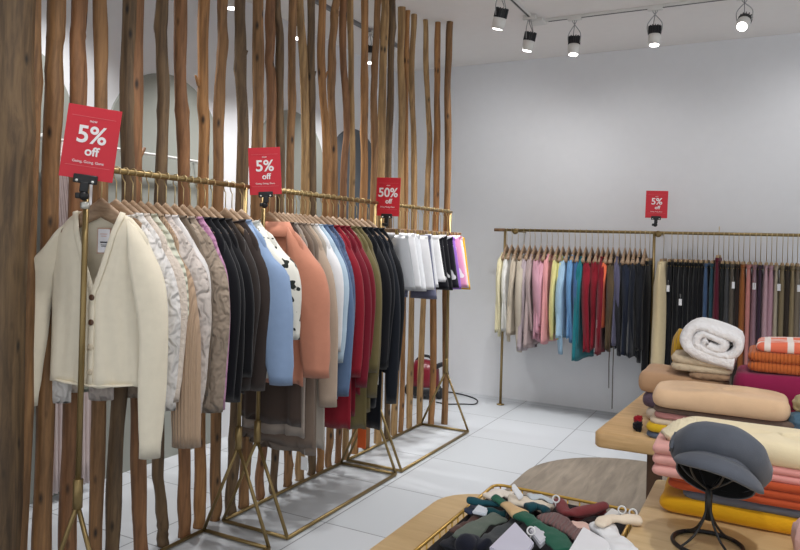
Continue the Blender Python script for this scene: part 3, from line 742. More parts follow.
# ------------------------------------------------------------------ sale signs
def text_mesh(s, size, M, bold=.0, ext=.0008):
    cu_ = bpy.data.curves.new('t', 'FONT'); cu_.body = s; cu_.size = size; cu_.align_x = 'CENTER'; cu_.align_y = 'CENTER'; cu_.extrude = ext; cu_.offset = bold
    o = bpy.data.objects.new('t', cu_); COL.objects.link(o); bpy.context.view_layer.update()
    dg = bpy.context.evaluated_depsgraph_get()
    me = bpy.data.meshes.new_from_object(o.evaluated_get(dg)); bpy.data.objects.remove(o)
    bm = bmesh.new(); bm.from_mesh(me); bmesh.ops.transform(bm, matrix=M, verts=bm.verts)
    return bm
RED = plain((205, 36, 52), .45, var=.03); WHT = plain((240, 236, 236), .5, var=.01)
def sale_sign(label, loc, rotz, roll, w, h, num, clip='rail'):
    t = thing('sale_sign', label, 'sign', loc, rotz, 'red sale signs')
    # local: card in x-z plane, facing -y, origin at the clip (card bottom centre)
    R_ = Matrix.Rotation(roll, 4, 'Y')
    def card(bm):
        bmesh.ops.transform(bm, matrix=R_, verts=bm.verts); return bm
    bm = bmesh.new(); box(bm, (0, 0, h/2), (w, .003, h), .0006); c = link('card', card(bm), RED, t, smooth=False); c['label'] = 'bright red card'
    def tx(name, s, size, x, z, bold=.0):
        M = Matrix.Translation((x, -.0022, z)) @ Matrix.Rotation(PI/2, 4, 'X')
        link(name, card(text_mesh(s, size, M, bold)), WHT, c, smooth=False)
    tx('lettering', num, h*.33, 0, h*.60, h*.006)
    tx('lettering', 'off', h*.17, w*.04, h*.38, h*.004)
    tx('lettering', 'now', h*.055, 0, h*.80, 0)
    tx('lettering', 'Going, Going, Gone', h*.050, 0, h*.235, 0)
    bm = bmesh.new(); box(bm, (0, -.002, h*.855), (w*.82, .0008, h*.004)); link('fine_line', card(bm), plain((226, 120, 124), .6), c, smooth=False); bm = bmesh.new(); box(bm, (0, -.002, h*.175), (w*.82, .0008, h*.004)); link('fine_line', card(bm), plain((226, 120, 124), .6), c, smooth=False)
    k = w/.19
    bm = bmesh.new(); box(bm, (0, -.004, .0), (.085*k, .018, .034*k), .004); box(bm, (0, -.004, -.03*k), (.03*k, .02, .04*k), .004)
    cl = link('clip', card(bm), BLACK, t); cl['label'] = 'black plastic clip'
    for s in (-1, 1):
        bm = bmesh.new(); revolve(bm, [(.001, -.004), (.005*k, -.003), (.005*k, .003)], 10, (s*.028*k, -.014, -.008*k), Matrix.Rotation(PI/2, 3, 'X')); link('rivet', card(bm), plain((220, 220, 215), .3), cl)
    bm = bmesh.new(); bmesh.ops.create_uvsphere(bm, u_segments=12, v_segments=8, radius=.019*k, matrix=Matrix.Translation((-.004, 0, -.062*k)))
    box(bm, (-.012*k, 0, -.062*k), (.045*k, .02, .022*k), .004)
    link('joint', bm, BLACK, t)
    if clip == 'post':
        bm = bmesh.new(); revolve(bm, [(.013, -.105), (.016, -.10), (.016, -.085), (.013, -.08)], 12); link('collar', bm, plain((190, 188, 180), .3, .7), t)
    return t
zs = RZ
sale_sign('large red five percent sign on the front brass post of the nearest rack', (RX+.024, 1.682, at_X(87, 180, RX).z), math.radians(42), math.radians(6), .178, .258, '5%', 'post')
sale_sign('red five percent sign clamped between the nearest and middle racks', (RX+.06, 2.64, at_X(268, 195, RX+.05).z), math.radians(30), math.radians(-4), .150, .222, '5%')
sale_sign('red fifty percent sign above the black sweaters and silver shorts', at_X(387, 216, RX+.06), math.radians(6), math.radians(1.5), .160, .238, '50%')
p = at_Y(656, 218, 5.90)
sale_sign('small red five percent sign on the wall rack rail', (p.x, 5.90, p.z), math.radians(8), math.radians(1), .165, .216, '5%')
# short posts that carry the rail signs down to the rails
# (the joint of each sign sits on the rail end)

# ------------------------------------------------------------------ ceiling track lights
TW = plain((214, 212, 208), .4)
t1x, t2y = -1.63, 5.17
t = thing('ceiling_track', 'white L shaped lighting track on the ceiling with dark slots', 'track', (t1x, t2y, CEIL))
bm = bmesh.new(); box(bm, (0, -2.2, -.010), (.034, 4.3, .020), .002); b0 = link('track_bar', bm, TW, t, smooth=False); bm = bmesh.new(); box(bm, (0, -2.2, -.0205), (.014, 4.2, .002)); link('slot', bm, BLACK, b0, smooth=False)
bm = bmesh.new(); box(bm, (1.9, 0, -.010), (3.7, .034, .020), .002); b0 = link('track_bar', bm, TW, t, smooth=False); bm = bmesh.new(); box(bm, (1.9, 0, -.0205), (3.6, .014, .002)); link('slot', bm, BLACK, b0, smooth=False)
bm = bmesh.new(); box(bm, (.02, -.01, -.014), (.11, .12, .028), .006); c = link('corner_joint', bm, TW, t); c['label'] = 'white corner joint'
t = thing('ceiling_track', 'lighting track on the ceiling behind the wooden poles', 'track', (-2.91, 2.5, CEIL))
bm = bmesh.new(); box(bm, (0, 1.2, -.012), (.034, 3.6, .024), .002); link('track_bar', bm, plain((120, 120, 122), .5), t, smooth=False)
BULB = glow((255, 250, 244), 14)
def spot_lamp(label, loc, target, grp='spot lamps on the ceiling tracks', hang=.12):
    """loc = centre of lamp can"""
    loc = Vector(loc); dirv = (Vector(target)-loc).normalized()
    t = thing('spot_lamp', label, 'lamp', loc, 0, grp)
    q = (-dirv).to_track_quat('Z', 'Y').to_matrix()    # local +z points away from the aim
    bm = bmesh.new(); revolve(bm, [(.030, -.072), (.040, -.070), (.043, -.02), (.042, .0)], 20, M=q); link('reflector', bm, plain((222, 220, 216), .35), t)
    bm = bmesh.new(); revolve(bm, [(.001, -.0745), (.031, -.0745), (.031, -.071)], 20, M=q); link('bulb', bm, BULB, t)
    bm = bmesh.new()
    revolve(bm, [(.036, .0), (.036, .055), (.03, .060)], 20, M=q)
    for j in range(14):
        a = 2*PI*j/14; box(bm, q @ Vector((.038*math.cos(a), .038*math.sin(a), .032)), (.012, .005, .062), 0, q @ Matrix.Rotation(a, 3, 'Z'))
    link('heat_sink', bm, plain((38, 38, 42), .5), t, smooth=False)
    top_ = Vector((0, 0, CEIL-.03-loc.z))
    for s in (-1, 1):
        sd = q @ Vector((s*.043, 0, .01)); mid = sd*1.1 + Vector((0, 0, .07))
        bm = bmesh.new(); sweep(bm, spline([sd, mid, top_*.9 + Vector((s*.012, 0, 0)), top_ + Vector((s*.008, 0, 0))], 5), .0035, 6); link('bracket_arm', bm, plain((170, 170, 170), .4, .5), t)
    bm = bmesh.new(); sweep(bm, spline([q @ Vector((0, 0, .058)), q @ Vector((.01, 0, .08)), top_*.8, top_], 5), .0025, 6); link('cable', bm, plain((120, 120, 120), .5), t)
    bm = bmesh.new(); box(bm, (0, 0, CEIL-.022-loc.z), (.10, .036, .03), .004); link('track_adapter', bm, TW, t)
    return t, loc + dirv*.085, dirv
LIGHTS = []
def lamp(label, loc, target, power, size=75, blend=.9, col=(1, .99, .985)):
    t, p, d = spot_lamp(label, loc, target)
    spot(p, d, power, size, blend, col)
def spot(p, d, power, size=75, blend=.9, col=(1, .99, .985), rad=.035):
    ld = bpy.data.lights.new('spot_light', 'SPOT'); ld.energy = power; ld.spot_size = math.radians(size); ld.spot_blend = blend; ld.color = col; ld.shadow_soft_size = rad
    o = bpy.data.objects.new('spot_light', ld); COL.objects.link(o); o.location = p; o.rotation_euler = Vector(d).to_track_quat('-Z', 'Y').to_euler()
P3 = lambda px, py: at_Y(px, py, t2y)
p = at_X(500, 18, t1x); lamp('white and black spot lamp leftmost on the front track, tilted', p, p+Vector((-.28, .12, -1)), 70)
p = at_X(529, 41, t1x); lamp('spot lamp just below the track corner', p, p+Vector((-.22, .05, -1)), 70)
p = P3(574, 45); lamp('upright spot lamp first to the right of the track corner', p, p+Vector((-.02, -.1, -1)), 70)
p = P3(654.5, 35); lamp('upright spot lamp second to the right of the track corner', p, p+Vector((0, -.1, -1)), 70)
p = P3(744, 22); lamp('spot lamp facing the viewer at the right end of the track', p, p+Vector((-.18, -1.1, -.9)), 60, 90)
p = at_X(370, 54, -2.91); lamp('spot lamp seen between poles behind the screen', p, p+Vector((0, 0, -1)), 75, 110)
p = at_X(231, -4, -2.91); lamp('spot lamp at the top left seen between poles', p, p+Vector((0, .1, -1)), 75, 110)
p = at_X(298, 28, -2.91); lamp('spot lamp hidden behind the slim poles in the middle', p, p+Vector((0, 0, -1)), 75, 110)
# unseen lamps farther along the same tracks
for (x, y, tx_, ty, tz, pw, sz) in ((-2.91, 2.4, -2.9, 2.3, 0, 75, 110), (-1.63, 3.9, -2.0, 4.0, .8, 55, 80), (-1.63, 3.1, -2.05, 3.1, .8, 60, 80), (-1.63, 2.3, -2.1, 2.3, .9, 50, 80), (-1.63, 1.5, -2.1, 1.75, 1.0, 40, 80),
                                ):
    p = Vector((x, y, 2.92)); spot(p, Vector((tx_, ty, tz))-p, pw, sz)
for (x, y, tx_, ty, tz, pw, sz) in ((.3, 1.4, -.1, 2.6, .8, 55, 85), (.1, .2, -.3, 1.8, .7, 45, 80), (-.9, 4.2, -1.2, 4.0, 0, 30, 90), (.5, 5.17, .3, 6.2, 1.5, 21, 120), (-1.15, 5.17, -1.15, 6.2, 1.3, 14, 120), (-1.75, 4.9, -2.3, 6.2, 1.4, 26, 110)):  # added spots with no fixture, some only to brighten the back wall
    p = Vector((x, y, 2.9)); spot(p, Vector((tx_, ty, tz))-p, pw, sz)

# CCTV dome
p = at_Y(512, 55, WB-.06)
t = thing('security_camera', 'small white and black dome camera high on the back wall', 'security camera', (p.x, WB-.06, p.z))
bm = bmesh.new(); revolve(bm, [(.01, .03), (.055, .028), (.05, .005), (.035, 0)], 20); box(bm, (0, .04, .015), (.05, .05, .02), .004); link('housing', bm, plain((215, 213, 210), .4), t)
bm = bmesh.new(); bmesh.ops.create_uvsphere(bm, u_segments=16, v_segments=10, radius=.033, matrix=Matrix.Translation((0, -.005, -.008))); link('lens_ball', bm, plain((24, 24, 28), .2), t)

# ------------------------------------------------------------------ red vacuum cleaner with black cable behind the last poles
vp = at_Y(424, 388, 5.85); 
t = thing('vacuum_cleaner', 'red and black vacuum cleaner on the floor behind the last slim poles', 'vacuum cleaner', (vp.x, 5.85, 0))
bm = bmesh.new(); revolve(bm, [(.02, .05), (.13, .06), (.15, .14), (.14, .26), (.09, .33), (.02, .345)], 24); bmesh.ops.scale(bm, vec=(1, .8, 1), verts=bm.verts); c = link('body', bm, plain((112, 14, 32), .3), t)
bm = bmesh.new(); revolve(bm, [(.10, .02), (.155, .03), (.158, .10), (.12, .115)], 24); bmesh.ops.scale(bm, vec=(1.05, .82, 1), verts=bm.verts); link('base', bm, BLACK, t)
for s in (-1, 1):
    bm = bmesh.new(); revolve(bm, [(.01, -.015), (.05, -.015), (.05, .015), (.01, .015)], 18, (s*.16, 0, .05), Matrix.Rotation(PI/2, 3, 'Y')); link('wheel', bm, BLACK, t)
bm = bmesh.new(); sweep(bm, spline([(.08, 0, .26), (.2, -.02, .32), (.24, -.03, .2), (.23, -.03, .06)], 8), .022, 10); link('hose', bm, plain((50, 50, 54), .5), t)
bm = bmesh.new(); sweep(bm, spline([(-.09, 0, .32), (-.03, 0, .37), (.05, 0, .37), (.09, 0, .31)], 6), .013, 8); link('handle', bm, BLACK, t)
bm = bmesh.new()
cb = [at_z(x, y, .006) for x, y in ((436, 402), (447, 404), (462, 404), (475, 404), (477, 400), (468, 396), (455, 393), (446, 392), (438, 394))]
sweep(bm, spline(cb, 6), .006, 6); o = link('power_cable', bm, BLACK); tag(o, 'black cable looped on the floor past the last pole', 'cable')

# ------------------------------------------------------------------ tables
OAK = timber((196, 156, 104), (222, 184, 132), rough=.45, scale=(1.2, 9, 9), knots=False, bump=.08)
OAK2 = timber((206, 174, 124), (226, 196, 148), rough=.45, scale=(1.2, 8, 8), knots=False, bump=.06)
GREYOAK = timber((112, 102, 90), (146, 134, 118), rough=.6, scale=(7, .9, 6), knots=False, bump=.08)
DARKLEG = timber((74, 50, 34), (104, 74, 50), knots=False)
# back table
t = thing('display_table', 'thick oak display table carrying the tall scarf stacks, farther of two', 'table', (-.56, 2.60, 0))
pts = round_rect(0, 1.5, 0, 1.15, [.03, .03, .03, .03]); pts = [(x + y*.05, y + x*.03) for x, y in pts]
bm = bmesh.new(); outline_slab(bm, pts, .695, .75, .006); link('tabletop', bm, OAK, t)
for lx, ly in ((.195, .14), (1.35, .14), (.25, 1.02), (1.35, 1.02)):
    bm = bmesh.new(); box(bm, (lx, ly, .3975), (.05, .05, .595), .004); link('leg', bm, DARKLEG, t, smooth=False)
# front table
t = thing('display_table', 'light oak display table under the grey cap, at the lower right', 'table', (-.285, .95, 0))
bm = bmesh.new(); outline_slab(bm, round_rect(0, 1.3, 0, 1.225, .015), .71, .75, .004); link('tabletop', bm, OAK2, t)
for lx, ly in ((.06, .06), (1.24, .06), (.06, 1.165), (1.24, 1.165)):
    bm = bmesh.new(); box(bm, (lx, ly, .355), (.05, .05, .71), .004); link('leg', bm, DARKLEG, t, smooth=False)
# low rounded table with sock basket
t = thing('display_table', 'lower pale oak table with rounded corner under the sock basket', 'table', (-.93, .9, 0))
bm = bmesh.new(); outline_slab(bm, round_rect(0, .625, 0, 1.29, [.02, .16, .16, .02], 10), .565, .60, .004); link('tabletop', bm, OAK2, t)
for lx, ly in ((.14, .14), (.56, .10), (.14, 1.13), (.56, 1.2)):
    bm = bmesh.new(); box(bm, (lx, ly, .2825), (.045, .045, .565), .004); link('leg', bm, DARKLEG, t, smooth=False)
# grey-brown low platform the back table stands on
bm = bmesh.new(); outline_slab(bm, round_rect(0, 2.2, 0, 2.25, [.3, .62, .3, .3], 14), 0, .10, .006)
o = link('display_platform', bm, GREYOAK, loc=(-1.25, 2.35, 0)); tag(o, 'low grey brown wooden platform with rounded corner on the floor', 'platform')

# ------------------------------------------------------------------ folded fabrics
def folded(name, label, cat, x0, x1, y0, y1, z0, z1, rgb, lobes=1, kind='plain', rgb2=None, seed=0, bulge=0.0, sag=0.0, group=None, rot=0, rr=.03, tassel=False):
    w, d, h = x1-x0, y1-y0, z1-z0
    bm = bmesh.new(); rings = []; rnd = random.Random(seed); ph = rnd.uniform(0, 9)
    lh = h/lobes; m_ = 9
    def plan(inset, z, t):
        pts = round_rect(-w/2+inset, w/2-inset, -d/2+inset, d/2-inset, max(.004, min(rr, d/2-inset-.002)), 5)
        dense = []
        for i in range(len(pts)):
            a = Vector(pts[i]); b_ = Vector(pts[(i+1) % len(pts)]); L = (b_-a).length; n = max(1, int(L/.03))
            if i % 6 == 5: n = 14
            else: n = 1
            for k in range(n): dense.append(a+(b_-a)*k/n)
        out = []
        for q in dense:
            nz = noise.noise(Vector((q.x*9+ph, q.y*9, z*12)))*.005
            up_ = bulge*(1-(2*q.x/w)**2)*t + noise.noise(Vector((q.x*7+ph*2, q.y*7, 3)))*.006*t - sag*t*(q.x/w)
            v = Vector((q.x, q.y)); L = v.length
            out.append((q.x*(1+nz/max(L, .05)), q.y*(1+nz/max(L, .05)), z+up_))
        return out
    for l in range(lobes):
        for k in range(m_):
            a = -PI/2 + PI*(k+.0)/(m_-1); hh = lh/2; 
            e = min(hh, .02)
            z = z0 + lh*l + hh + hh*math.sin(a)*.999
            inset = e*(1-math.cos(a))*.9
            rings.append(plan(inset, z - z0, (z-z0)/h))
    last_in = min(lh/2, .02)*.9
    for f in (.25, .5, .75, .93):
        rings.append([(p[0]*(1-f), p[1]*(1-f), p[2]+.002) for p in rings[lobes*m_-1]])
    loft(bm, rings, cap0=True, cap1=True)
    o = link(name, bm, fabric(rgb, kind, rgb2), loc=((x0+x1)/2, (y0+y1)/2, z0)); o.rotation_euler[2] = rot
    tag(o, label, cat, group); return o
G3 = 'folded scarves stacked at the front of the back table'
# front stack of the back table
folded('folded_scarf', 'slate grey folded scarf at the bottom of the front stack on the back table', 'scarf', -.385, -.02, 2.62, 2.82, .75, .773, (88, 98, 116), seed=1, group=G3)
folded('folded_scarf', 'mustard yellow folded scarf lying on the slate grey one', 'scarf', -.385, .02, 2.615, 2.82, .773, .801, (222, 182, 44), seed=2, group=G3)
folded('folded_scarf', 'cream folded scarf between the mustard and dusty rose ones', 'scarf', -.375, .10, 2.62, 2.82, .801, .824, (226, 206, 178), seed=3, group=G3)
folded('folded_scarf', 'dusty rose folded scarf left of the pale pink one', 'scarf', -.36, -.13, 2.615, 2.82, .824, .845, (190, 132, 128), seed=4, group=G3)
folded('folded_scarf', 'brown grey folded scarf directly under the peach roll', 'scarf', -.36, .11, 2.62, 2.82, .845, .866, (116, 98, 88), seed=5, group=G3)
folded('folded_blanket', 'thick peach folded blanket on top of the front stack', 'blanket', -.365, .060, 2.59, 2.815, .868, .930, (232, 196, 158), seed=6, bulge=.008, rr=.045, rot=.02)
folded('folded_scarf', 'pale pink folded scarf showing right under the brown grey one', 'scarf', -.125, .10, 2.612, 2.82, .824, .845, (236, 176, 180), seed=7, rr=.008)
# small tassel and rolled socks at stack end
bm = bmesh.new(); bmesh.ops.create_icosphere(bm, subdivisions=3, radius=.017)
for v in bm.verts: v.co += v.co*noise.noise(v.co*90)*.6
o = link('tassel', bm, fabric((158, 32, 44), 'fluffy'), loc=(-.425, 2.74, .782)); tag(o, 'small red tassel at the left end of the front stack', 'tassel')
bm = bmesh.new(); bmesh.ops.create_icosphere(bm, subdivisions=3, radius=.018)
for v in bm.verts: v.co += v.co*noise.noise(v.co*90)*.6
o = link('tassel', bm, fabric((24, 22, 30), 'fluffy'), loc=(-.42, 2.70, .768)); tag(o, 'small black tassel beside the red one', 'tassel')
# second row: tan stack
folded('folded_scarf', 'off white folded scarf low behind the red tassel', 'scarf', -.425, -.14, 2.88, 3.12, .75, .80, (206, 192, 176), seed=9)
folded('folded_scarf', 'purple grey folded scarf under the tan shawl', 'scarf', -.44, -.14, 2.88, 3.12, .80, .86, (98, 82, 98), seed=10, kind='fluffy')
folded('folded_shawl', 'tan folded shawl sloping behind the peach blanket', 'shawl', -.455, -.14, 2.87, 3.13, .86, .935, (190, 152, 118), seed=11, sag=.01)
folded('folded_shawl', 'brown fringed shawl end under the beige blanket', 'shawl', -.27, -.13, 2.865, 3.08, .935, .958, (166, 136, 108), seed=12, kind='fluffy')
folded('folded_blanket', 'beige folded blanket supporting the fluffy white one', 'blanket', -.34, -.125, 2.87, 3.10, .958, 1.010, (206, 188, 160), lobes=2, seed=13, kind='fluffy', sag=.02)
# fluffy white rolled blanket: a thick sheet spiralled in the x-z plane
bm = bmesh.new(); path = []
for k in range(64):
    t_ = k/63; a = math.radians(60) + t_*math.radians(860); rr_ = .060 - .052*t_
    path.append(Vector((rr_*math.cos(-a)*1.05 + .052*max(-1, min(1, 1.8*math.cos(-a)))*(1-.9*t_) - .014*t_, rr_*math.sin(-a) - .008*t_)))
yd = [-.115, -.108, -.09, -.04, .02, .08, .105, .115]
th = .0175; rings = []
Mr = Matrix.Rotation(math.radians(-14), 2)
for k, p in enumerate(path):
    tg_ = (path[min(k+1, 63)]-path[max(k-1, 0)]).normalized(); nn = Vector((-tg_.y, tg_.x)); ring = []
    for side in (1, -1):
        for y in (yd if side == 1 else yd[::-1]):
            e = (th + .011*max(0, 1-k/26) + .007*max(0, (k-40)/23))*math.sqrt(max(0, 1-(abs(y)/.118)**6)); q = p + nn*e*side
            q = Mr @ q; f = noise.noise(Vector((q.x*14, y*14, q.y*14)))*.006
            ring.append((q.x+f, y, q.y+f))
    rings.append(ring)
loft(bm, rings, cap0=True, cap1=True)
o = link('rolled_blanket', bm, fabric((238, 236, 236), 'fluffy'), loc=(-.180, 2.965, 1.075)); tag(o, 'fluffy white rolled blanket, highest thing on the back table', 'blanket')
bm = bmesh.new(); bmesh.ops.create_icosphere(bm, subdivisions=3, radius=1)
for v in bm.verts: v.co = Vector((v.co.x*.035, v.co.y*.09, v.co.z*.085)) * (1+.12*noise.noise(v.co*2))
o = link('knit_scarf', bm, fabric((196, 152, 46), 'rib'), loc=(-.325, 3.10, 1.01)); tag(o, 'mustard knit scarf standing behind the white rolled blanket', 'scarf')
# third column: magenta / rust / plaid
folded('folded_blanket', 'dark red folded blanket at the bottom of the right rear stack', 'blanket', -.12, .40, 2.88, 3.16, .75, .86, (120, 30, 54), lobes=2, seed=14)
folded('folded_blanket', 'magenta folded blanket under the rust one', 'blanket', -.12, .40, 2.875, 3.16, .86, .965, (146, 36, 78), lobes=1, seed=15, rr=.05, bulge=.01)
folded('folded_blanket', 'rust orange folded blanket on the magenta one', 'blanket', -.075, .40, 2.90, 3.15, .978, 1.052, (200, 106, 52), lobes=2, seed=16, kind='rib')
folded('plaid_scarf', 'coral and white plaid scarf topping the right rear stack', 'scarf', -.045, .40, 2.91, 3.12, 1.053, 1.085, (236, 122, 92), kind='plaid', rgb2=(240, 228, 220), seed=17, bulge=.012)
# multicoloured crochet heap at right edge
for j, (dx, dy, dz, r_, c_, l_) in enumerate(((.095, 2.64, .80, .05, (176, 30, 70), 'crimson crochet ball at the right edge behind the cream blanket'), (.10, 2.65, .865, .042, (86, 118, 140), 'blue green crochet ball on the crimson one'), (.105, 2.66, .925, .036, (176, 160, 120), 'straw coloured crochet ball topping the blue green one'))):
    bm = bmesh.new(); bmesh.ops.create_icosphere(bm, subdivisions=4, radius=r_)
    for v in bm.verts: v.co *= 1 + .12*noise.noise(v.co*60) + .05*math.sin(v.co.z*300)
    o = link('crochet_ball', bm, fabric(c_, 'fluffy'), loc=(dx, dy, dz)); tag(o, l_, 'yarn ball')
# stack on the front table
folded('folded_scarf', 'golden yellow folded scarf at the bottom behind the cap stand', 'scarf', -.245, .16, 1.905, 2.135, .75, .792, (224, 166, 28), seed=20)
folded('folded_scarf', 'slate folded scarf on the golden yellow one', 'scarf', -.19, .22, 1.912, 2.12, .792, .814, (104, 108, 118), seed=21)
folded('folded_blanket', 'rust red folded blanket behind the cap stand', 'blanket', -.225, .24, 1.905, 2.12, .814, .870, (186, 82, 48), lobes=3, seed=22)
folded('folded_scarf', 'rose pink folded scarf above the rust red blanket', 'scarf', -.235, .24, 1.915, 2.12, .870, .905, (226, 156, 150), lobes=2, seed=23)
folded('folded_blanket', 'thick cream folded blanket topping the stack behind the cap', 'blanket', -.215, .26, 1.91, 2.12, .905, .958, (236, 220, 184), seed=24, rr=.04, bulge=.006)
folded('pink_shawl', 'soft pink shawl end bulging out left of the grey cap', 'shawl', -.262, -.16, 1.895, 2.09, .842, .925, (228, 170, 162), lobes=3, seed=31, rr=.015)
bm = bmesh.new(); sweep(bm, spline([(-.17, 1.99, .972), (-.205, 1.97, .962), (-.236, 1.95, .935)], 7), .017, 12, flat=(.7, 1.5))
for v in bm.verts: v.co += Vector((.3, .3, 1))*noise.noise(v.co*120)*.006
o = link('cream_scarf', bm, fabric((232, 218, 186), 'fluffy')); tag(o, 'cream fringed scarf end peeking left of the grey cap', 'scarf')
# pale pink ruffled scarf at lower right
bm = bmesh.new(); rings = []
for k in range(22):
    t_ = k/21; ring = []
    for j in range(22):
        a = 2*PI*j/22; r_ = .045*(1+.18*math.sin(7*a + t_*2))*math.sin(PI*min(1, .12+t_*.86))**.5
        ring.append((r_*math.cos(a)*1.1, r_*math.sin(a), .115*t_ + .006*math.sin(5*a+k)))
    rings.append(ring)
loft(bm, rings, cap0=True, cap1=True)
o = link('ruffled_scarf', bm, fabric((222, 178, 172)), loc=(.105, 1.775, .75)); tag(o, 'pale pink ruffled scarf at the right edge of the front table', 'scarf')

# ------------------------------------------------------------------ grey cap on wire stand
hx, hy = -.115, 1.745
st = thing('hat_stand', 'black wire hat stand on the front table', 'stand', (hx, hy, .75))
bm = bmesh.new(); torus(bm, .074, .005, (0, 0, .005)); link('base_ring', bm, BLACK, st)
for k in range(4):
    a = PI/4 + k*PI/2; bm = bmesh.new(); sweep(bm, spline([(.072*math.cos(a), .072*math.sin(a), .006), (.035*math.cos(a), .035*math.sin(a), .03), (.008*math.cos(a), .008*math.sin(a), .075), (.006*math.cos(a), .006*math.sin(a), .13)], 6), .0028, 7); link('leg_wire', bm, BLACK, st)
bm = bmesh.new(); sweep(bm, [(0, 0, .06), (0, 0, .135)], .008, 10); link('post', bm, BLACK, st)
for k in range(6):
    a = k*PI/3; bm = bmesh.new(); pts = [(.006*math.cos(a), .006*math.sin(a), .13), (.05*math.cos(a), .05*math.sin(a), .16), (.072*math.cos(a), .072*math.sin(a), .20), (.05*math.cos(a), .05*math.sin(a), .245), (0, 0, .262)]
    sweep(bm, spline(pts, 6), .0022, 6); link('head_wire', bm, plain((48, 48, 50), .4), st)
hat = thing('newsboy_cap', 'dark grey wool newsboy cap resting on the wire stand', 'cap', (hx+.018, hy, .75+.188))
GW = fabric((86, 90, 99), 'wool')
view = math.atan2(hx, hy)        # turn the peak towards the viewer
Mh = Matrix.Rotation(math.radians(4), 4, 'Z') @ Matrix.Rotation(math.radians(14), 4, 'Y') @ Matrix.Rotation(math.radians(-40), 4, 'X') @ Matrix.Scale(.87, 4)
def hl(name, bm, mat, parent=hat):
    bmesh.ops.transform(bm, matrix=Mh, verts=bm.verts); return link(name, bm, mat, parent)
prof = [(.098, -.022), (.108, -.020), (.122, -.006), (.131, .014), (.130, .034), (.120, .052), (.100, .068), (.070, .080), (.035, .087), (.004, .089)]
rings = []
for r_, z in prof:
    ring = []
    for j in range(48):
        a = 2*PI*j/48; pl = 1 + .018*math.cos(8*a)*(r_/.13) + .02*noise.noise(Vector((math.cos(a)*2, math.sin(a)*2, z*20)))
        ring.append((r_*.94*pl*math.cos(a), r_*1.0*pl*math.sin(a) + .006, z + .006*noise.noise(Vector((math.cos(a)*1.5, math.sin(a)*1.5, 3)))))
    rings.append(ring)
bm = bmesh.new(); loft(bm, rings, cap1=True); hl('crown', bm, GW)
bm = bmesh.new(); rings = [[(r_*.93*math.cos(2*PI*j/40), r_*math.sin(2*PI*j/40)+.004, z) for j in range(40)] for r_, z in [(.100, -.040), (.103, -.040), (.104, -.016), (.100, -.016)]]
loft(bm, rings + [rings[0]]); hl('band', bm, GW)
bm = bmesh.new(); rings = [[(r_*.93*math.cos(2*PI*j/40), r_*math.sin(2*PI*j/40)+.004, z) for j in range(40)] for r_, z in [(.099, -.038), (.1, -.01), (.095, .03), (.07, .055), (.01, .062)]]
loft(bm, rings, cap1=True); l_ = hl('lining', bm, plain((12, 12, 14), .9)); l_['label'] = 'black inner lining'
bm = bmesh.new(); rt, rb = [], []
N = 24
for k in range(N+1):
    a = -PI/2 + (k/N-.5)*math.radians(150); s = (k/N-.5)*2; ext = .034*(1-abs(s)**2.6)**.6 if abs(s) < 1 else 0
    row = []
    for f in (0, .33, .66, 1):
        rr_ = .108 + ext*math.sin(f*PI/2); z = -.026 - (.050*f**1.2*(1-abs(s)**3) + .010*f)*1.0
        row.append((rr_*.95*math.cos(a), rr_*math.sin(a)+.004, z))
    rt.append(row)
loft(bm, rt, close=False); v_ = hl('peak', bm, GW); md = v_.modifiers.new('s', 'SOLIDIFY'); md.thickness = .006
bm = bmesh.new(); bmesh.ops.create_uvsphere(bm, u_segments=12, v_segments=8, radius=.009, matrix=Matrix.Translation((0, .006, .090)) @ Matrix.Diagonal((1, 1, .5, 1))); hl('top_button', bm, GW)
bm = bmesh.new(); box(bm, (-.118, -.01, .012), (.008, .024, .05), .003); hl('side_tab', bm, GW)

# ------------------------------------------------------------------ wire basket of socks
bx0, bx1, by0, by1, bz0, bz1 = -.72, -.315, 1.33, 2.015, .602, .70
GOLD = plain((206, 164, 78), .35, .5)
t = thing('wire_basket', 'gold rimmed wire basket full of socks on the lower table', 'basket', ((bx0+bx1)/2, (by0+by1)/2, bz0))
hxx, hyy = (bx1-bx0)/2, (by1-by0)/2; H_ = bz1-bz0
loop = [(p[0], p[1], H_) for p in round_rect(-hxx, hxx, -hyy, hyy, .03, 4)]; loop.append(loop[0])
bm = bmesh.new(); sweep(bm, loop, .0045, 8, cap=False); link('rim', bm, GOLD, t)
bm = bmesh.new(); n_ = 0
for k in range(12):
    x = -hxx + 2*hxx*(k+.5)/12
    for s in (-1, 1): sweep(bm, [(x, s*hyy, H_), (x, s*hyy*.97, .004)], .0022, 6)
for k in range(18):
    y = -hyy + 2*hyy*(k+.5)/18
    for s in (-1, 1): sweep(bm, [(s*hxx, y, H_), (s*hxx*.97, y, .004)], .0022, 6)
for z in (.03, .06):
    lp = [(p[0]*.99, p[1]*.99, z) for p in round_rect(-hxx, hxx, -hyy, hyy, .03, 4)]; lp.append(lp[0]); sweep(bm, lp, .0022, 6, cap=False)
link('wire_mesh', bm, GOLD, t)
bm = bmesh.new(); outer = round_rect(-hxx*.965, hxx*.965, -hyy*.975, hyy*.975, .03, 4)
loft(bm, [[(p[0], p[1], .002) for p in outer], [(p[0], p[1], .085) for p in outer]], cap0=True); l_ = link('liner', bm, plain((34, 28, 30), .8), t); l_['label'] = 'dark fabric liner'; md = l_.modifiers.new('s', 'SOLIDIFY'); md.thickness = .003
